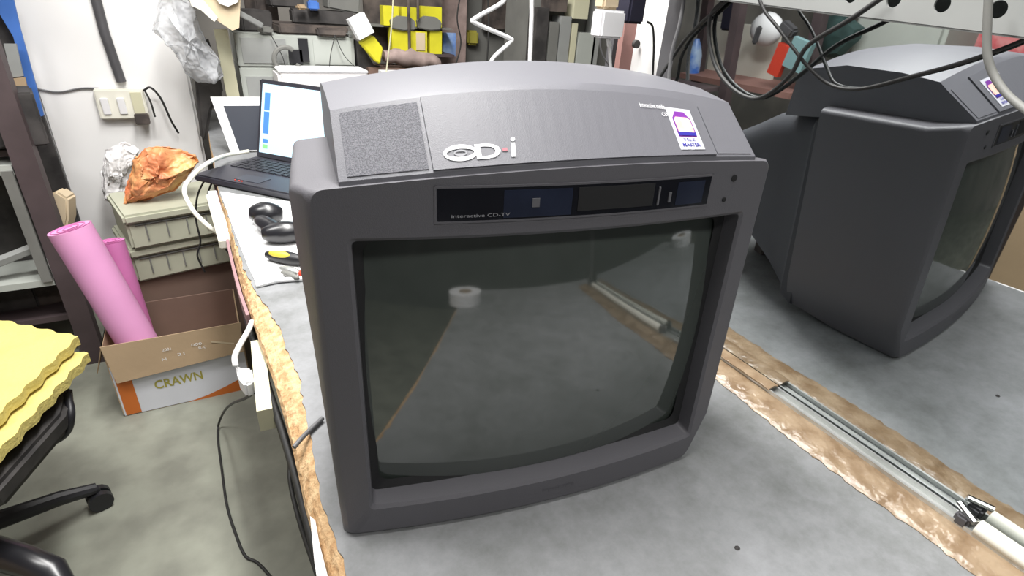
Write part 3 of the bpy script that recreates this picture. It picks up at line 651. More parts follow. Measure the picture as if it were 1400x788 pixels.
tag(pbox('charger_plug', 'beige plug top over the white phone charger', 'plug', 826, -12, 848, 13, .905, .03, 'tan', bevel=.004))
c = cable('white_usb_cable', [at(832, 53, Y=.915), at(833, 64, Y=.915), at(834, 80, Y=.915), at(836, 104, Y=.915)], [.0045]*8+[.003]*17, 'white', 'white cable hanging down from the white phone charger')
pbox('black_adapter', 'black plug-in adapter right of the white phone charger', 'adapter', 862, -15, 884, 33, .90, .045, 'navy', bevel=.004)
pbox('grey_strip', 'dark grey strip behind the white phone charger', 'strip', 838, 30, 860, 100, 1.02, .02, 'slotsteel', zbase=BZ)
cable('adapter_cable', [at(885, 30, Y=.90), at(892, 36, Y=.90), at(894, 60, Y=.90), at(893, 90, Y=.90), at(892, 112, Y=.92)], .0022, 'cable', 'thin black cable curving down from the black plug-in adapter')
cable('thin_white_wire', [at(820, 40, Y=1.0), at(822, 70, Y=1.0), at(834, 92, Y=1.0), at(842, 104, Y=1.0)], .0018, 'greycable', 'thin grey wire curving below the white phone charger')
pbox('grey_back_panel', 'dark grey panel between the socket board and the mirror end', 'panel', 906, -20, 925, 120, 1.15, .03, 'slotsteel', zbase=BZ)
cable('light_grey_cable', [at(938, -20, X=.70), at(930, 30, X=.70), at(918, 75, X=.70), at(914, 112, X=.70)], .0032, 'greycable', 'light grey cable hanging beside the mirror end post')
# black cables in front of the mirror
def onm(px, py, off=.006):
    P0 = Vector((MX, 0, BZ)); d = CF+CR*((px-700)/F)-CU*((py-394)/F); return CAM+d*((P0-CAM).dot(mno)/d.dot(mno))-mno*off
cable('looped_black_cable', [onm(992, 2), onm(976, 20), onm(973, 50), onm(982, 90), onm(1002, 118), onm(1030, 134), onm(1055, 128), onm(1090, 100, .012), onm(1125, 62, .03), at(1160, 28, X=.677), at(1210, -6, X=.676)], .0030, 'cable', 'looped black cable drooping in front of the mirror top')
cable('crossing_black_cable', [at(1036, -6, X=.680), at(1046, 16, X=.681), at(1062, 36, X=.684), at(1080, 60, X=.690), at(1108, 95, X=.702), onm(1140, 116), onm(1180, 121), onm(1250, 104), onm(1310, 88), onm(1370, 68), onm(1410, 52)], .0022, 'cable', 'thin black cable crossing the mirror in a long shallow sag')
cable('hanging_black_cable', [onm(1000, -2), onm(985, 12), onm(962, 32), onm(940, 55), onm(925, 80, .01), onm(915, 104, .02), onm(910, 118, .02)], .0028, 'cable', 'black cable running down to the mirror end post')
cable('thick_grey_cable', [at(1352, -10, X=.655), at(1350, 30, X=.655), at(1350, 75, X=.655), at(1360, 105, X=.655), at(1380, 132, X=.65), at(1415, 160, X=.64)], .0036, 'mid', 'thick grey cable hanging in front of the perforated rail', k=10)
# small bracket wire behind the right hood corner
cable('bent_white_cable', [Vector((.42, .86, BZ+.004)), Vector((.44, .84, BZ+.2)), at(968, 132, Y=.80), at(985, 134, Y=.78), at(1003, 138, Y=.76), at(1006, 150, Y=.74)], .0022, 'white', 'short bent white wire behind the right hood corner')

# ------------------------------------------------------------------ pillar fittings
PY = 2.6
sw = thing('switch_board', 'white double switch board with beige socket on the white pillar', 'switch', at(168, 142, Y=PY))
a = at(132, 142, Y=PY-.03); b2 = at(200, 142, Y=PY-.03); z1 = at(165, 122, Y=PY-.03).z; z0 = at(165, 163, Y=PY-.03).z
MB().box(((a.x+b2.x)/2, PY-.016, (z0+z1)/2), (b2.x-a.x, .032, z1-z0)).build('plate', 'offwhite', sw, bevel=.004)
W_ = b2.x-a.x; H_ = z1-z0
for fx in (.17, .50): MB().box((a.x+W_*fx, PY-.036, z0+H_*.45), (W_*.15, .012, H_*.55), (.12, 0, 0)).build('rocker', 'white', sw, bevel=.002)
MB().box((a.x+W_*.83, PY-.034, z0+H_*.5), (W_*.22, .008, H_*.8)).build('socket_plate', 'cream', sw)
MB().box((a.x+W_*.85, PY-.046, z0+H_*.02), (W_*.30, .03, H_*.35)).build('plug', 'dark2', sw, bevel=.003)
MB().tube([at(125, -25, Y=PY-.01), at(143, 45, Y=PY-.01), at(166, 112, Y=PY-.01)], .016, 12).build('conduit_pipe', 'slotsteel', None, 'dark grey conduit pipe running down the white pillar to the switch board', 'pipe', smooth=True)
cable('pillar_wire', [at(52, 122, Y=PY-.006), at(80, 126, Y=PY-.006), at(110, 121, Y=PY-.006), at(135, 121, Y=PY-.006)], .003, 'greycable', 'thin wire running left from the switch board across the pillar')
cable('pillar_wire', [at(196, 124, Y=PY-.04), at(206, 120, Y=PY-.05), at(220, 135, Y=PY-.05), at(234, 165, Y=PY-.05), at(244, 182, Y=PY-.03)], .004, 'cable', 'dark cable curving right and down from the switch board plug')
cable('pillar_wire', [at(198, 124, Y=PY-.045), at(206, 140, Y=PY-.05), at(212, 160, Y=PY-.05)], .0035, 'cable', 'short dark cable hanging down at the switch board side')
# clear plastic bag hanging on the pillar's right corner
def bag(name, outline, Y, dep, m, label, cat='bag', amp=.02, seed=1, parent=None):
    R_ = random.Random(seed); n = len(outline); cx = sum(p[0] for p in outline)/n; cyy = sum(p[1] for p in outline)/n; rings = []
    for k, (s, d) in enumerate(((.15, -1), (.55, -.85), (.85, -.45), (1, 0), (.8, .4), (.3, .6))):
        ring = []
        for (x, y) in outline:
            q = at(cx+(x-cx)*s, cyy+(y-cyy)*s, Y=Y); ring.append(q+Vector((R_.uniform(-1, 1)*amp*.4, d*dep+R_.uniform(-1, 1)*amp, R_.uniform(-1, 1)*amp*.4)))
        rings.append(ring)
    b = MB(); b.loft(rings); o = b.build(name, m, parent, label, cat, smooth=True, angle=180); md = o.modifiers.new('soft', 'SUBSURF'); md.levels = md.render_levels = 4; md.subdivision_type = 'SIMPLE'
    for sz, st in ((.09, .022), (.03, .008)):
        tx = bpy.data.textures.new('creases', 'CLOUDS'); tx.noise_scale = sz; tx.noise_depth = 2; tx.noise_type = 'HARD_NOISE'
        dm = o.modifiers.new('creases', 'DISPLACE'); dm.texture = tx; dm.strength = st; dm.texture_coords = 'LOCAL'; dm.mid_level = .5
    return o
bag('clear_plastic_bag', [(212, 0), (225, -14), (250, -14), (268, 5), (272, 40), (286, 60), (302, 80), (306, 108), (296, 118), (270, 114), (250, 100), (238, 80), (224, 60), (208, 40)], 2.40, .06, 'bagclear', 'hazy clear plastic bag hanging from the right corner of the white pillar', seed=4)

# ------------------------------------------------------------------ crates, carton, orange bag
yaw = math.radians(14)
cx_, cy_ = Vector((math.cos(yaw), math.sin(yaw), 0)), Vector((-math.sin(yaw), math.cos(yaw), 0))
def crate(name, label, P, z0, h, n, wid=.36, dep=.26):
    t = thing('storage_crate', label, 'crate', (P+cx_*wid/2+cy_*dep/2).to_3d()*1, 'grey green crates stacked beside the bench'); t.location.z = z0
    def bx(u0, u1, d0, d1, a, b, nm, m='crate', par=None, bev=.003):
        c = P+cx_*((u0+u1)/2)+cy_*((d0+d1)/2); c.z = z0+(a+b)/2
        return MB().box(c, (u1-u0, d1-d0, b-a), (0, 0, yaw)).build(nm, m, par or t, bevel=bev)
    bx(0, wid, 0, dep, 0, h*.72, 'crate_body', bev=.008); bx(-.006, wid+.006, -.012, dep+.006, h*.74, h, 'crate_lid', bev=.008)
    bx(.02, wid-.02, -.006, .0, h*.66, h*.71, 'groove', 'mid')
    for k in range(n): bx(.05+k*(wid-.08)/n, .054+k*(wid-.08)/n, -.004, .0, h*.22, h*.66, 'rib', 'mid', bev=0)
P = at(182, 343, Y=2.03); zc = at(182, 343, Y=2.03).z
P2 = at(189, 386, Y=2.06); z2 = P2.z
crate('storage_crate', 'lower grey green storage crate of the stack, below the other one', Vector((P2.x+.0, 2.05, 0)), z2, zc-z2-.002, 5, .335)
crate('storage_crate', 'upper grey green storage crate with the orange bag on its lid', Vector((P.x-.0, 2.03, 0)), zc, .125, 4, .325)
cz1 = zc+.125
MB().box((-.17, 2.26, z2/2-.001), (.37, .30, z2-.002), (0, 0, yaw)).build('brown_carton', 'card_dark', None, 'plain brown carton under the two grey green crates', 'carton')
bag('printed_plastic_bag', [(166, 283), (170, 262), (176, 240), (180, 214), (196, 200), (222, 196), (250, 206), (268, 210), (276, 222), (262, 240), (240, 262), (205, 274), (185, 282)], 2.16, .06, 'bagorange', 'crumpled orange printed plastic bag lying on the upper crate', seed=5, amp=.010)
bag('white_plastic_bag', [(142, 275), (136, 235), (140, 205), (170, 192), (190, 205), (184, 235), (176, 260), (166, 282)], 2.44, .05, 'bagwhite', 'white plastic bag standing behind the orange printed bag', seed=6, amp=.012)
# ------------------------------------------------------------------ open carton with pink foam rolls
bx0, bx1, by0, by1 = -.406, -.022, 1.776, 2.04; fz = .272
bxr = thing('open_carton', 'open brown carton with a white and orange printed front, holding pink rolls', 'carton', ((bx0+bx1)/2, (by0+by1)/2, 0))
MB().box(((bx0+bx1)/2, (by0+by1)/2, .004), (bx1-bx0, by1-by0, .006)).build('bottom', 'card', bxr)
MB().box(((bx0+bx1)/2, by0+.002, fz/2), (bx1-bx0, .004, fz)).build('front_wall', 'card', bxr)
MB().box(((bx0+bx1)/2, by1-.002, fz/2), (bx1-bx0, .004, fz)).build('rear_wall', 'card_dark', bxr)
MB().box((bx0+.002, (by0+by1)/2, fz/2), (.004, by1-by0-.008, fz)).build('side_wall', 'card', bxr)
MB().box((bx1-.002, (by0+by1)/2, fz/2), (.004, by1-by0-.008, fz)).build('side_wall', 'card', bxr)
tl_, tr_, br_, bl_ = at(136, 473, Y=by0), at(327, 433, Y=by0), at(333, 480, Y=by0-.012), at(160, 524, Y=by0-.012)
for p in (tl_, tr_): p.z = fz+.003
flap = MB(); flap.prism([tl_+Vector((0, -.003, 0)), tr_+Vector((0, -.003, 0)), br_+Vector((0, -.004, 0)), bl_+Vector((0, -.004, 0))], (0, .003, 0)); fo = flap.build('front_flap', 'card', bxr)
tag(fo, 'plain brown flap folded down over the front')
flap = MB(); flap.prism([Vector((bx0, by0, fz)), Vector((bx0, by1, fz)), Vector((bx0-.03, by1, fz-.09)), Vector((bx0-.035, by0+.02, fz-.10))], (.003, 0, 0)); flap.build('side_flap', 'card', bxr)
yf = by0-.0008
def onf(x, y, off=0.0): q = at(x, y, Y=by0-.001-off); return q
b = MB(); zz = br_.z+.03
b.add([Vector((bx0+.003, yf, .003)), Vector((bx1-.003, yf, .003)), Vector((bx1-.003, yf, zz)), Vector((bx0+.003, yf, zz))], [(0, 1, 2, 3)]); b.build('printed_front', 'boxprint', bxr)
b = MB(); b.add([Vector((bx0+.008, yf-.0006, .004)), Vector((bx0+.050, yf-.0006, .004)), Vector((bx0+.050, yf-.0006, zz)), Vector((bx0+.008, yf-.0006, zz))], [(0, 1, 2, 3)]); b.build('orange_stripe', 'orange', bxr)
b = MB(); b.add([onf(258, 550, .0006), onf(330, 540, .0006), onf(328, 518, .0006), onf(310, 528, .0006), onf(285, 540, .0006)], [(0, 1, 2, 3, 4)]); b.build('orange_wedge', 'orange', bxr)
o_ = onf(213, 533, .0008)
for nm, tx, ux_, uy_, wd, hh, mm in (('gold_writing', 'CRAWN', 0, 0, 0, 0, 'gold_print'),):
    o1 = onf(278, 518, .0008); ex = (o1-o_); L = ex.length; ex.normalize(); ey = Vector((0, 0, 1))
    writing(nm, tx, lambda x, y: o_+ex*x+ey*y, L, .034, mm, bxr, True)
def fl(x, y): 
    # point on the folded flap face
    return at(x, y, Y=by0-.0115)
for x, y, s, tx in ((222, 481, .024, '2001'), (243, 487, .020, '21'), (262, 474, .030, 'ooo'), (272, 478, .022, 'R-0'), (246, 494, .008, '1'), (222, 494, .012, 'N')):
    o2 = fl(x, y); writing('small_print', tx, lambda X_, Y_: o2+Vector((X_, 0, Y_)), s, .010, 'paper', fo)
b = MB(); b.add([fl(288, 466), fl(320, 469), fl(320, 471), fl(288, 468.5)], [(0, 1, 2, 3)]); b.build('tape_mark', 'tan', fo)
# rolls
def foam_roll(lbl, p0, p1, r, m):
    t = thing('pink_foam_roll', lbl, 'foam roll', p0, 'pink foam rolls standing in the open carton')
    MB().tube([p0.lerp(p1, k/6) for k in range(7)], r, 20).build('roll', m, t, smooth=True, angle=60)
    ax = (p1-p0).normalized(); a = ax.orthogonal().normalized(); bb = ax.cross(a); sp_ = MB(); R = []
    for k in range(40):
        an = k*.47; rr = r*(.15+.83*k/40); c_ = p1+ax*.0012+(a*math.cos(an)+bb*math.sin(an))*rr; R.append([c_-ax*.004, c_+ax*.001, c_+ax*.001+(a*math.cos(an)+bb*math.sin(an))*.003])
    sp_.loft(R, cap=False, closed=False); sp_.build('rolled_edge', 'pink2', t)
foam_roll('thick pale pink foam roll leaning left in the open carton', at(191, 472, Y=1.86), at(95, 312, Y=1.90), .056, 'pink')
foam_roll('thinner deep pink foam roll behind the thick pale one', at(199, 470, Y=1.955), at(152, 330, Y=1.985), .036, 'pink2')
# tan paper roll / glove-like wrap left of the rolls, by the pillar
b = MB(); b.prism([at(x, y, Y=2.25) for x, y in ((63, 268), (76, 262), (92, 272), (93, 300), (86, 330), (74, 330), (66, 292))], (.02, .05, 0)); b.build('tan_wrap', 'tan', None, 'small tan cardboard wrap standing just behind the thick pink roll', 'cardboard', bevel=.006)

# ------------------------------------------------------------------ cords at the bench edge
cable('white_thick_cable', [at(340, 207, Z=BZ+.03), at(312, 212, Z=BZ+.03), at(286, 222, Y=1.80), at(264, 240, Y=1.76), at(252, 260, Y=1.72), at(262, 285, Y=1.66), at(282, 307, Y=1.60), at(302, 321, Y=1.58)], .0065, 'offwhite', 'thick off-white cable hanging in a loop off the laptop and bench corner')
ps = thing('power_strip', 'narrow white power strip hanging at the bench corner by the crates', 'power strip', at(300, 300, Z=.71))
a = at(291, 266, Z=.725); c_ = at(309, 330, Z=.725)
MB().prism([a+Vector((-.018, 0, -.02)), a+Vector((.014, 0, -.02)), c_+Vector((.012, 0, -.02)), c_+Vector((-.016, 0, -.02))], (0, 0, .024)).build('strip_body', 'offwhite', ps, bevel=.003)
MB().box(a+Vector((0, -.012, .006)), (.024, .03, .010)).build('strip_plug', 'white', ps, bevel=.002)
for i, (pts, lab) in enumerate(((((283, 240), (270, 268), (268, 300), (274, 330), (270, 350), (280, 372)), 'thin black wire hanging over the fronts of the crates'),
                                (((292, 244), (284, 268), (290, 295), (302, 330), (322, 362), (330, 400)), 'black wire hanging at the right end of the crates'))):
    cable('hanging_wire', [at(*p, Y=1.86) for p in pts], .0028, 'cable', lab)
cable('black_cable', [at(x, y, Z=z) for x, y, z in ((326, 380, .69), (334, 420, .69), (345, 462, .69), (357, 500, .69), (372, 548, .69), (386, 590, .69), (404, 650, .69), (420, 710, .69), (436, 770, .69), (444, 800, .69))], .0062, 'cable', 'thick black cord running along below the chipped bench edge')
cable('black_cable', [at(x, y, Z=z) for x, y, z in ((345, 440, .67), (362, 520, .66), (380, 580, .66), (395, 620, .64), (397, 660, .63), (410, 715, .63), (430, 775, .65), (440, 805, .66))], .0034, 'cable', 'thin black cord sagging away from the bench edge')
cable('grey_cable', [at(402, 612, Z=BZ+.004), at(412, 600, Z=BZ+.006), at(424, 588, Z=BZ+.005), at(441, 572, Z=BZ+.005)], .0032, 'greycable', 'short grey cord crossing the chipped edge towards the television')
cable('white_cable_end', [at(345, 440, Z=.72), at(338, 455, Z=.715), at(328, 472, Z=.71), at(321, 488, Z=.70), at(322, 500, Z=.69)], .0052, 'white', 'short white cable hanging at the bench edge into the white plug')
b = MB(); b.prism([at(x, y, Z=.68) for x, y in ((321, 498), (331, 502), (344, 502), (347, 522), (334, 526), (325, 515))], (0, 0, -.03)); b.build('white_plug', 'white', None, 'white plug at the bench edge in front of the printed carton', 'plug', bevel=.004)
cable('purple_plug_lead', [at(348, 536, Z=.60), at(335, 545, Z=.5), at(318, 552, Z=.3), at(307, 562, Z=.12), at(299, 580, Z=.02), at(298, 600, Z=.004), at(303, 640, Z=.004), at(310, 690, Z=.004), at(322, 730, Z=.004), at(335, 760, Z=.004), at(352, 770, Z=.004), at(372, 792, Z=.004), at(390, 820, Z=.004)], .0036, 'cable', 'long thin black cord trailing across the concrete floor')
b = MB(); b.prism([at(x, y, Z=BZ-.01) for x, y in ((424, 706), (431, 712), (437, 745), (448, 788), (458, 830), (440, 830), (430, 770))], (0, 0, -.02)); b.build('peeled_edge_strip', 'bagwhite', None, 'peeled white edging strip hanging along the near bench edge', 'strip')

# ------------------------------------------------------------------ chair with yellow foam pads
SZ = .50
chair = thing('office_chair', 'dark office chair at the left with a star base and wavy yellow pads on it', 'chair', (-.62, 1.30, 0))
def wavy(poly, amp=.0035, wl=.055, n=12):
    out = []
    for i in range(len(poly)):
        a, b = Vector(poly[i]), Vector(poly[(i+1) % len(poly)]); L = (b-a).length; k = max(2, int(L/.011)); nrm = Vector((b.y-a.y, a.x-b.x, 0)).normalized()
        for j in range(k): t = j/k; out.append(a.lerp(b, t)+nrm*amp*math.sin(2*math.pi*L*t/wl))
    return out
def pad(lbl, corners, z, th, rz):
    b = MB(); b.prism([p+Vector((0, 0, 0)) for p in wavy(corners)], (0, 0, th)); return b.build('yellow_foam_pad', 'yellowfoam', None, lbl, 'foam pad', 'yellow foam pads on the chair', smooth=True, angle=50)
def zc_(px, py, z): return at(px, py, Z=z)
t1 = [zc_(107, 461, .545), zc_(-10, 575, .545), zc_(-190, 640, .545), zc_(-120, 425, .545), zc_(-5, 437, .545)]
for p in t1: p.z = .525
t2 = [zc_(121, 484, .515), zc_(-5, 622, .515), zc_(-190, 700, .515), zc_(-120, 450, .515), zc_(0, 470, .515)]
for p in t2: p.z = .495
pad('yellow foam pad with wavy edges, the upper one on the office chair', t1, .525, .022, 0)
pad('yellow foam pad with wavy edges, the lower one sticking out under the other', t2, .495, .022, 0)
s1 = [zc_(98, 520, .47), zc_(88, 560, .47), zc_(-5, 690, .44), zc_(-220, 780, .44), zc_(-150, 470, .47)]
for p in s1: p.z = .462
bt = []
cxm = sum((p for p in s1), Vector())/5
b = MB(); b.loft([[p for p in s1], [p.lerp(cxm, .06)-Vector((0, 0, .05)) for p in s1], [p.lerp(cxm, .35)-Vector((0, 0, .09)) for p in s1]]); b.build('seat_shell', 'dark', chair, bevel=.01)
hub = Vector((-.78, 1.28, 0))
MB().tube([hub+Vector((0, 0, .09)), hub+Vector((0, 0, .38))], .028, 14).build('gas_column', 'black', chair, smooth=True)
cast = at(136, 681, Z=.03)
for k in range(5):
    d0 = Vector((cast.x-hub.x, cast.y-hub.y, 0)); a0 = math.atan2(d0.y, d0.x)+k*2*math.pi/5; Lr = d0.length; d = Vector((math.cos(a0), math.sin(a0), 0)); e_ = hub+d*Lr
    MB().tube([hub+Vector((0, 0, .10)), hub+d*Lr*.4+Vector((0, 0, .105)), hub+d*Lr*.8+Vector((0, 0, .085)), e_+Vector((0, 0, .065))], [.030, .024, .019, .015], 10).build('base_arm', 'black' if k else 'black', chair, smooth=True)
    sd_ = d.cross(Vector((0, 0, 1)))
    wh = MB(); wh.tube([e_+sd_*-.022+Vector((0, 0, .029)), e_+sd_*-.006+Vector((0, 0, .029))], .028, 16); wh.tube([e_+sd_*.006+Vector((0, 0, .029)), e_+sd_*.022+Vector((0, 0, .029))], .028, 16); wh.tube([e_+Vector((0, 0, .03)), e_+Vector((0, 0, .066))], .009, 8)
    wh.build('castor', 'black', chair, smooth=True)
cable('arm_loop', [zc_(92, 540, .46), zc_(97, 565, .44), zc_(92, 590, .40), zc_(72, 604, .38), zc_(48, 606, .38)], .008, 'black', None, parent=chair)
# glossy near arm tube
sf = at(82, 792, Z=.25)
MB().tube([at(-90, 740, Z=.26), at(-20, 752, Z=.27), at(35, 768, Z=.265), at(72, 782, Z=.25), at(86, 800, Z=.235)], [.028, .03, .028, .026, .02], 14).build('footrest_tube', 'gloss_black', chair, smooth=True)

# ------------------------------------------------------------------ steel rack at far left
RY = 2.15
rk = thing('steel_rack', 'dark brown steel rack at the left edge holding grey cases', 'rack', (at(60, 300, Y=RY).x, RY, 0))
px_ = at(62, 300, Y=RY).x; 
MB().box((px_, RY+.02, .80), (.062, .05, 1.6)).build('post', 'darksteel', rk)
MB().box((px_-.5, RY+.02, .80), (.05, .05, 1.6)).build('post', 'darksteel', rk)
MB().box((px_, RY+.52, .80), (.05, .05, 1.6)).build('post', 'darksteel', rk)
for z in (.18, at(20, 390, Y=RY).z-.03, at(20, 208, Y=RY).z-.015, 1.45): MB().box((px_-.25, RY+.27, z), (.46, .44, .02)).build('shelf_board', 'darksteel', rk)
zs1 = at(20, 390, Y=RY).z-.02; zs2 = at(20, 208, Y=RY).z-.005
# open grey metal frame case
gc = thing('open_grey_case', 'open grey metal case with a diagonal bar on the middle rack shelf', 'case', (px_-.2, RY+.1, zs1))
x0, x1 = px_-.42, px_-.035; z0, z1 = zs1, zs2-.03
for bxx, sz in (((x0+x1)/2, 0),):
    MB().box(((x0+x1)/2, RY+.10, z1-.02), (x1-x0, .2, .03)).build('top_plate', 'grey_equip', gc); MB().box(((x0+x1)/2, RY+.10, z0+.012), (x1-x0, .2, .022)).build('bottom_plate', 'grey_equip', gc)
    MB().box((x1-.015, RY+.0, (z0+z1)/2), (.028, .02, z1-z0-.04)).build('front_upright', 'mid', gc); MB().box((x0+.015, RY+.1, (z0+z1)/2), (.028, .2, z1-z0-.04)).build('side_plate', 'mid', gc)
    a = Vector((x0+.1, RY+.03, z0+.04)); c_ = Vector((x1-.03, RY+.03, z0+.13)); MB().tube([a, c_], .018, 6).build('diagonal_bar', 'steel', gc)
    MB().box(((x0+x1)/2, RY+.20, (z0+z1)/2), (x1-x0-.03, .006, z1-z0-.05)).build('back_plate', 'dark', gc)
lump('dark_clutter_box', 'dark box on the rack shelf above the open grey case', 'box', 12, 150, 2.24, .14, .14, .16, 'dark', (0, 0, .2), zs2+.012)
lump('pinkish_roll', 'dull pinkish bundle on the rack shelf left edge', 'bundle', -28, 196, 2.18, .08, .1, .06, 'dark2', (0, 0, .1), zs2+.012)
# lower clutter behind the yellow pads
for i, (x, y, s, m, lab) in enumerate(((14, 410, .10, 'dark', 'dark box on the low rack shelf behind the yellow pads'), (70, 405, .07, 'dark2', 'dusty brown box low on the rack behind the pads'))):
    c = at(x, y, Y=2.3); MB().box((c.x, 2.34, .19+s*.6), (s*1.5, s, s*1.2), (0, 0, .2*i)).build('dusty_box', m, None, lab, 'box', bevel=.006)
c = at(108, 440, Y=2.25); MB().tube([Vector((c.x, c.y, .001)), Vector((c.x+.01, c.y, .14)), Vector((c.x, c.y, .26))], [.03, .034, .012], 10).build('dusty_bottle', 'mid', None, 'dusty grey bottle on the floor between rack and open carton', 'bottle', smooth=True)
# blue banner with picture between the rack and the pillar
b = MB(); b.prism([at(x, y, Y=2.5) for x, y in ((-6, -20), (14, -20), (28, 40), (50, 120), (60, 158), (48, 162), (34, 110), (18, 50), (0, 20))], (0, .01, 0)); b.build('blue_banner', 'blue', None, 'blue upright board edge at the top left beside the pillar', 'board')
b = MB(); b.prism([at(x, y, Y=2.46) for x, y in ((16, 108), (34, 106), (46, 160), (30, 168))], (0, .01, 0)); b.build('orange_picture', 'card', None, 'small orange printed card left of the blue board', 'card')
b = MB(); b.prism([at(x, y, Y=2.47) for x, y in ((5, 60), (22, 60), (32, 104), (16, 106))], (0, .01, 0)); b.build('grey_pouch', 'steel', None, 'pale grey pouch above the small orange card', 'pouch')
b = MB(); b.prism([at(x, y, Y=2.55) for x, y in ((-10, 0), (10, 20), (30, 100), (60, 160), (118, 330), (80, 330), (30, 180), (-10, 150))], (0, .02, 0)); b.build('dark_board', 'dark', None, 'dark board standing between the rack and the white pillar', 'board')
MB().tube([at(57, 228, Y=2.35), at(78, 300, Y=2.35)], .005, 8).build('pale_rod', 'steel', None, 'thin pale rod leaning behind the rack post', 'rod', smooth=True)
MB().box((at(98, 300, Y=2.57).x, 2.575, .6), (.03, .03, 1.2)).build('slotted_angle', 'slotsteel', None, 'dark slotted angle at the left side of the white pillar', 'post')

# ------------------------------------------------------------------ things seen only in the mirror or in the picture tube
def refl(px, py, X=None, Y=None, Z=None):
    P0 = Vector((MX, 0, BZ)); m = CAM-mno*(2*(CAM-P0).dot(mno)); d = CF+CR*((px-700)/F)-CU*((py-394)/F); d = d-mno*(2*d.dot(mno))
    if X is not None: t = (X-m.x)/d.x
    elif Y is not None: t = (Y-m.y)/d.y
    else: t = (Z-m.z)/d.z
    return m+d*t
RX = -1.15
rs = thing('side_rack', 'side rack with a red brown plank and white socket panel seen in the mirror', 'rack', (RX-.1, 1.4, 0))
zp = refl(1000, 112, X=RX).z; ya = refl(930, 112, X=RX).y; yb = refl(1085, 112, X=RX).y
MB().box((RX-.12, (ya+yb)/2, zp-.015), (.26, abs(ya-yb), .03)).build('plank', 'redplank', rs)
for y in (ya-.02, yb+.02): MB().box((RX-.12, y, .6), (.05, .05, 1.2)).build('post', 'darksteel', rs)
ya2 = refl(968, 70, X=RX-.2).y; yb2 = refl(1060, 70, X=RX-.2).y
MB().box((RX-.22, (ya2+yb2)/2, zp+.12), (.02, abs(ya2-yb2), .30)).build('white_panel', 'offwhite', rs)
for px, py, r, m, nm, lab in ((1048, 40, .10, 'white', 'white_dome', 'white rounded helmet shape on the side rack, seen in the mirror'),):
    q = refl(px, py, X=RX-.12); b = MB(); b.loft([[q+Vector((r*.5*math.sin(ph), r*math.cos(ph)*math.cos(a), r*math.cos(ph)*math.sin(a)*.85)) for a in [k*math.pi/8 for k in range(16)]] for ph in (-1.4, -1, -.5, 0, .5, 1, 1.4)]); b.build(nm, m, None, lab, 'helmet', smooth=True, angle=80)
q = refl(1078, 40, X=RX); MB().box(q, (.05, .09, .05), (.5, 0, 0)).build('dark_plug', 'slotsteel', None, 'dark plug in front of the white rounded shape, seen in the mirror', 'plug', bevel=.01)
q = refl(1035, 48, X=RX); MB().box(q, (.03, .025, .09), (.2, 0, 0)).build('dark_plug', 'slotsteel', None, 'slim dark plug left of the white rounded shape, seen in the mirror', 'plug', bevel=.008)
q = refl(1002, 20, X=RX-.05); MB().box(q, (.05, .12, .16)).build('navy_adapter_block', 'navy', None, 'large navy black adapter at the rack top, seen in the mirror', 'adapter', bevel=.01)
q = refl(948, 90, X=RX-.05); bt_ = MB(); bt_.tube([Vector((q.x, q.y, zp)), Vector((q.x, q.y, zp+.10)), Vector((q.x, q.y, zp+.15)), Vector((q.x, q.y, zp+.19))], [.04, .042, .03, .014], 14); bt_.build('blue_bottle', 'bluebottle', None, 'blue and white plastic bottle on the side rack plank, seen in the mirror', 'bottle', smooth=True)
for px, py, wd, h, m, lab in ((1066, 82, .07, .15, 'toolred', 'red and yellow packet standing on the rack end, seen in the mirror'), (1092, 75, .11, .14, 'teal', 'pale teal packet beside the red packet, seen in the mirror')):
    q = refl(px, py, X=RX); MB().box((q.x, q.y, q.z), (.03, wd, h), (.25, 0, 0)).build('packet', m, None, lab, 'packet')
q = refl(1140, 50, X=-1.4); b = MB(); b.loft([[q+Vector((.05*s2, .14*s1*math.cos(a)*(1+.2*math.sin(3*a)), .10*s1*math.sin(a))) for a in [k*math.pi/6 for k in range(12)]] for s1, s2 in ((.2, 1), (.8, .6), (1, 0), (.7, -.6))]); b.build('dark_green_bag', 'bagdark', None, 'dark green plastic bag beyond the teal packet, seen in the mirror', 'bag', smooth=True, angle=30)
q = refl(1250, 45, X=-1.6); MB().box(q, (.3, .42, .35)).build('grey_machine', 'grey_equip', None, 'pale grey machine casing beyond the television, seen in the mirror', 'machine', bevel=.02)
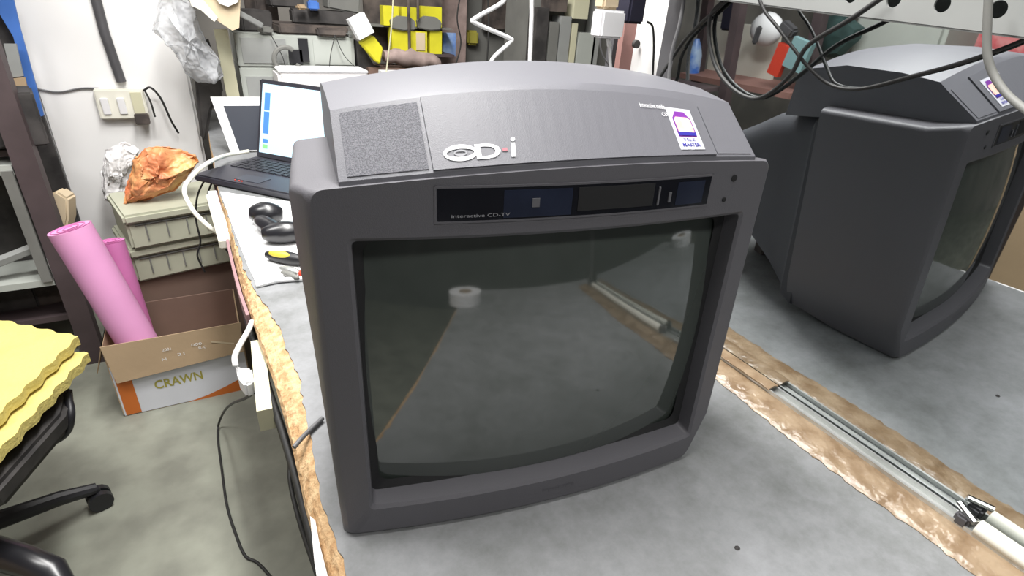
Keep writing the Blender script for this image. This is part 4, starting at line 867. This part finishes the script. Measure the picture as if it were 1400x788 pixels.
q = refl(1385, 50, X=-2.2); MB().box(q, (.1, 1.0, .36)).build('pink_packet_display', 'redpack', None, 'bright pinkish red packaging at the mirror right, seen in the mirror', 'packaging')
q = refl(1390, 300, X=-1.3); 
MB().box((-1.35, q.y-.1, .38), (.3, .5, .76)).build('large_tan_carton', 'card', None, 'large tan carton standing away from the bench, seen in the mirror', 'carton')
q = refl(1368, 300, X=-.62); MB().box((q.x, q.y, .7), (.06, .06, 1.4)).build('brown_steel_post', 'darksteel', None, 'brown steel post beyond the bench edge, seen in the mirror', 'post')
# tape reel on the near end of the bench (reflected in the picture tube)
rl = thing('tape_reel', 'white tape reel lying at the near end of the bench, reflected in the tube', 'reel', (.07, -.45, BZ))
def ann(z0, z1, r0, r1, n=24):
    b = MB(); c = Vector((.07, -.45, BZ)); cs_ = [(math.cos(2*math.pi*k/n), math.sin(2*math.pi*k/n)) for k in range(n)]
    b.loft([[c+Vector((r0*a, r0*d, z0)) for a, d in cs_], [c+Vector((r1*a, r1*d, z0)) for a, d in cs_], [c+Vector((r1*a, r1*d, z1)) for a, d in cs_], [c+Vector((r0*a, r0*d, z1)) for a, d in cs_], [c+Vector((r0*a, r0*d, z0)) for a, d in cs_]], cap=False); return b
ann(.001, .05, .03, .075).build('tape_roll', 'white', rl, smooth=True); ann(.001, .051, .026, .03).build('core', 'card', rl, smooth=True)

for px, py, sx, sy, sz, m, nm, lab in ((1075, 335, .05, .03, .025, 'tan', 'small_carton', 'tiny tan carton on the bench behind the television, seen in the mirror'), (1062, 318, .03, .05, .02, 'alu', 'metal_part', 'small metal part on the bench behind the television, seen in the mirror'),
                                 (1045, 345, .04, .03, .03, 'dark2', 'dark_part', 'small dark part behind the television, seen in the mirror'), (1088, 312, .05, .05, .02, 'mid', 'grey_part', 'grey part behind the television beside the note, seen in the mirror')):
    q = refl(px, py, Z=BZ); MB().box((q.x, q.y, BZ+sz/2+.001), (sx, sy, sz), (0, 0, px*.37)).build(nm, m, None, lab, 'part', bevel=.002)
print('behind', [tuple(round(v, 2) for v in refl(x, y, Z=BZ)) for x, y in ((1055, 288), (1075, 335), (1062, 318), (1045, 345))])
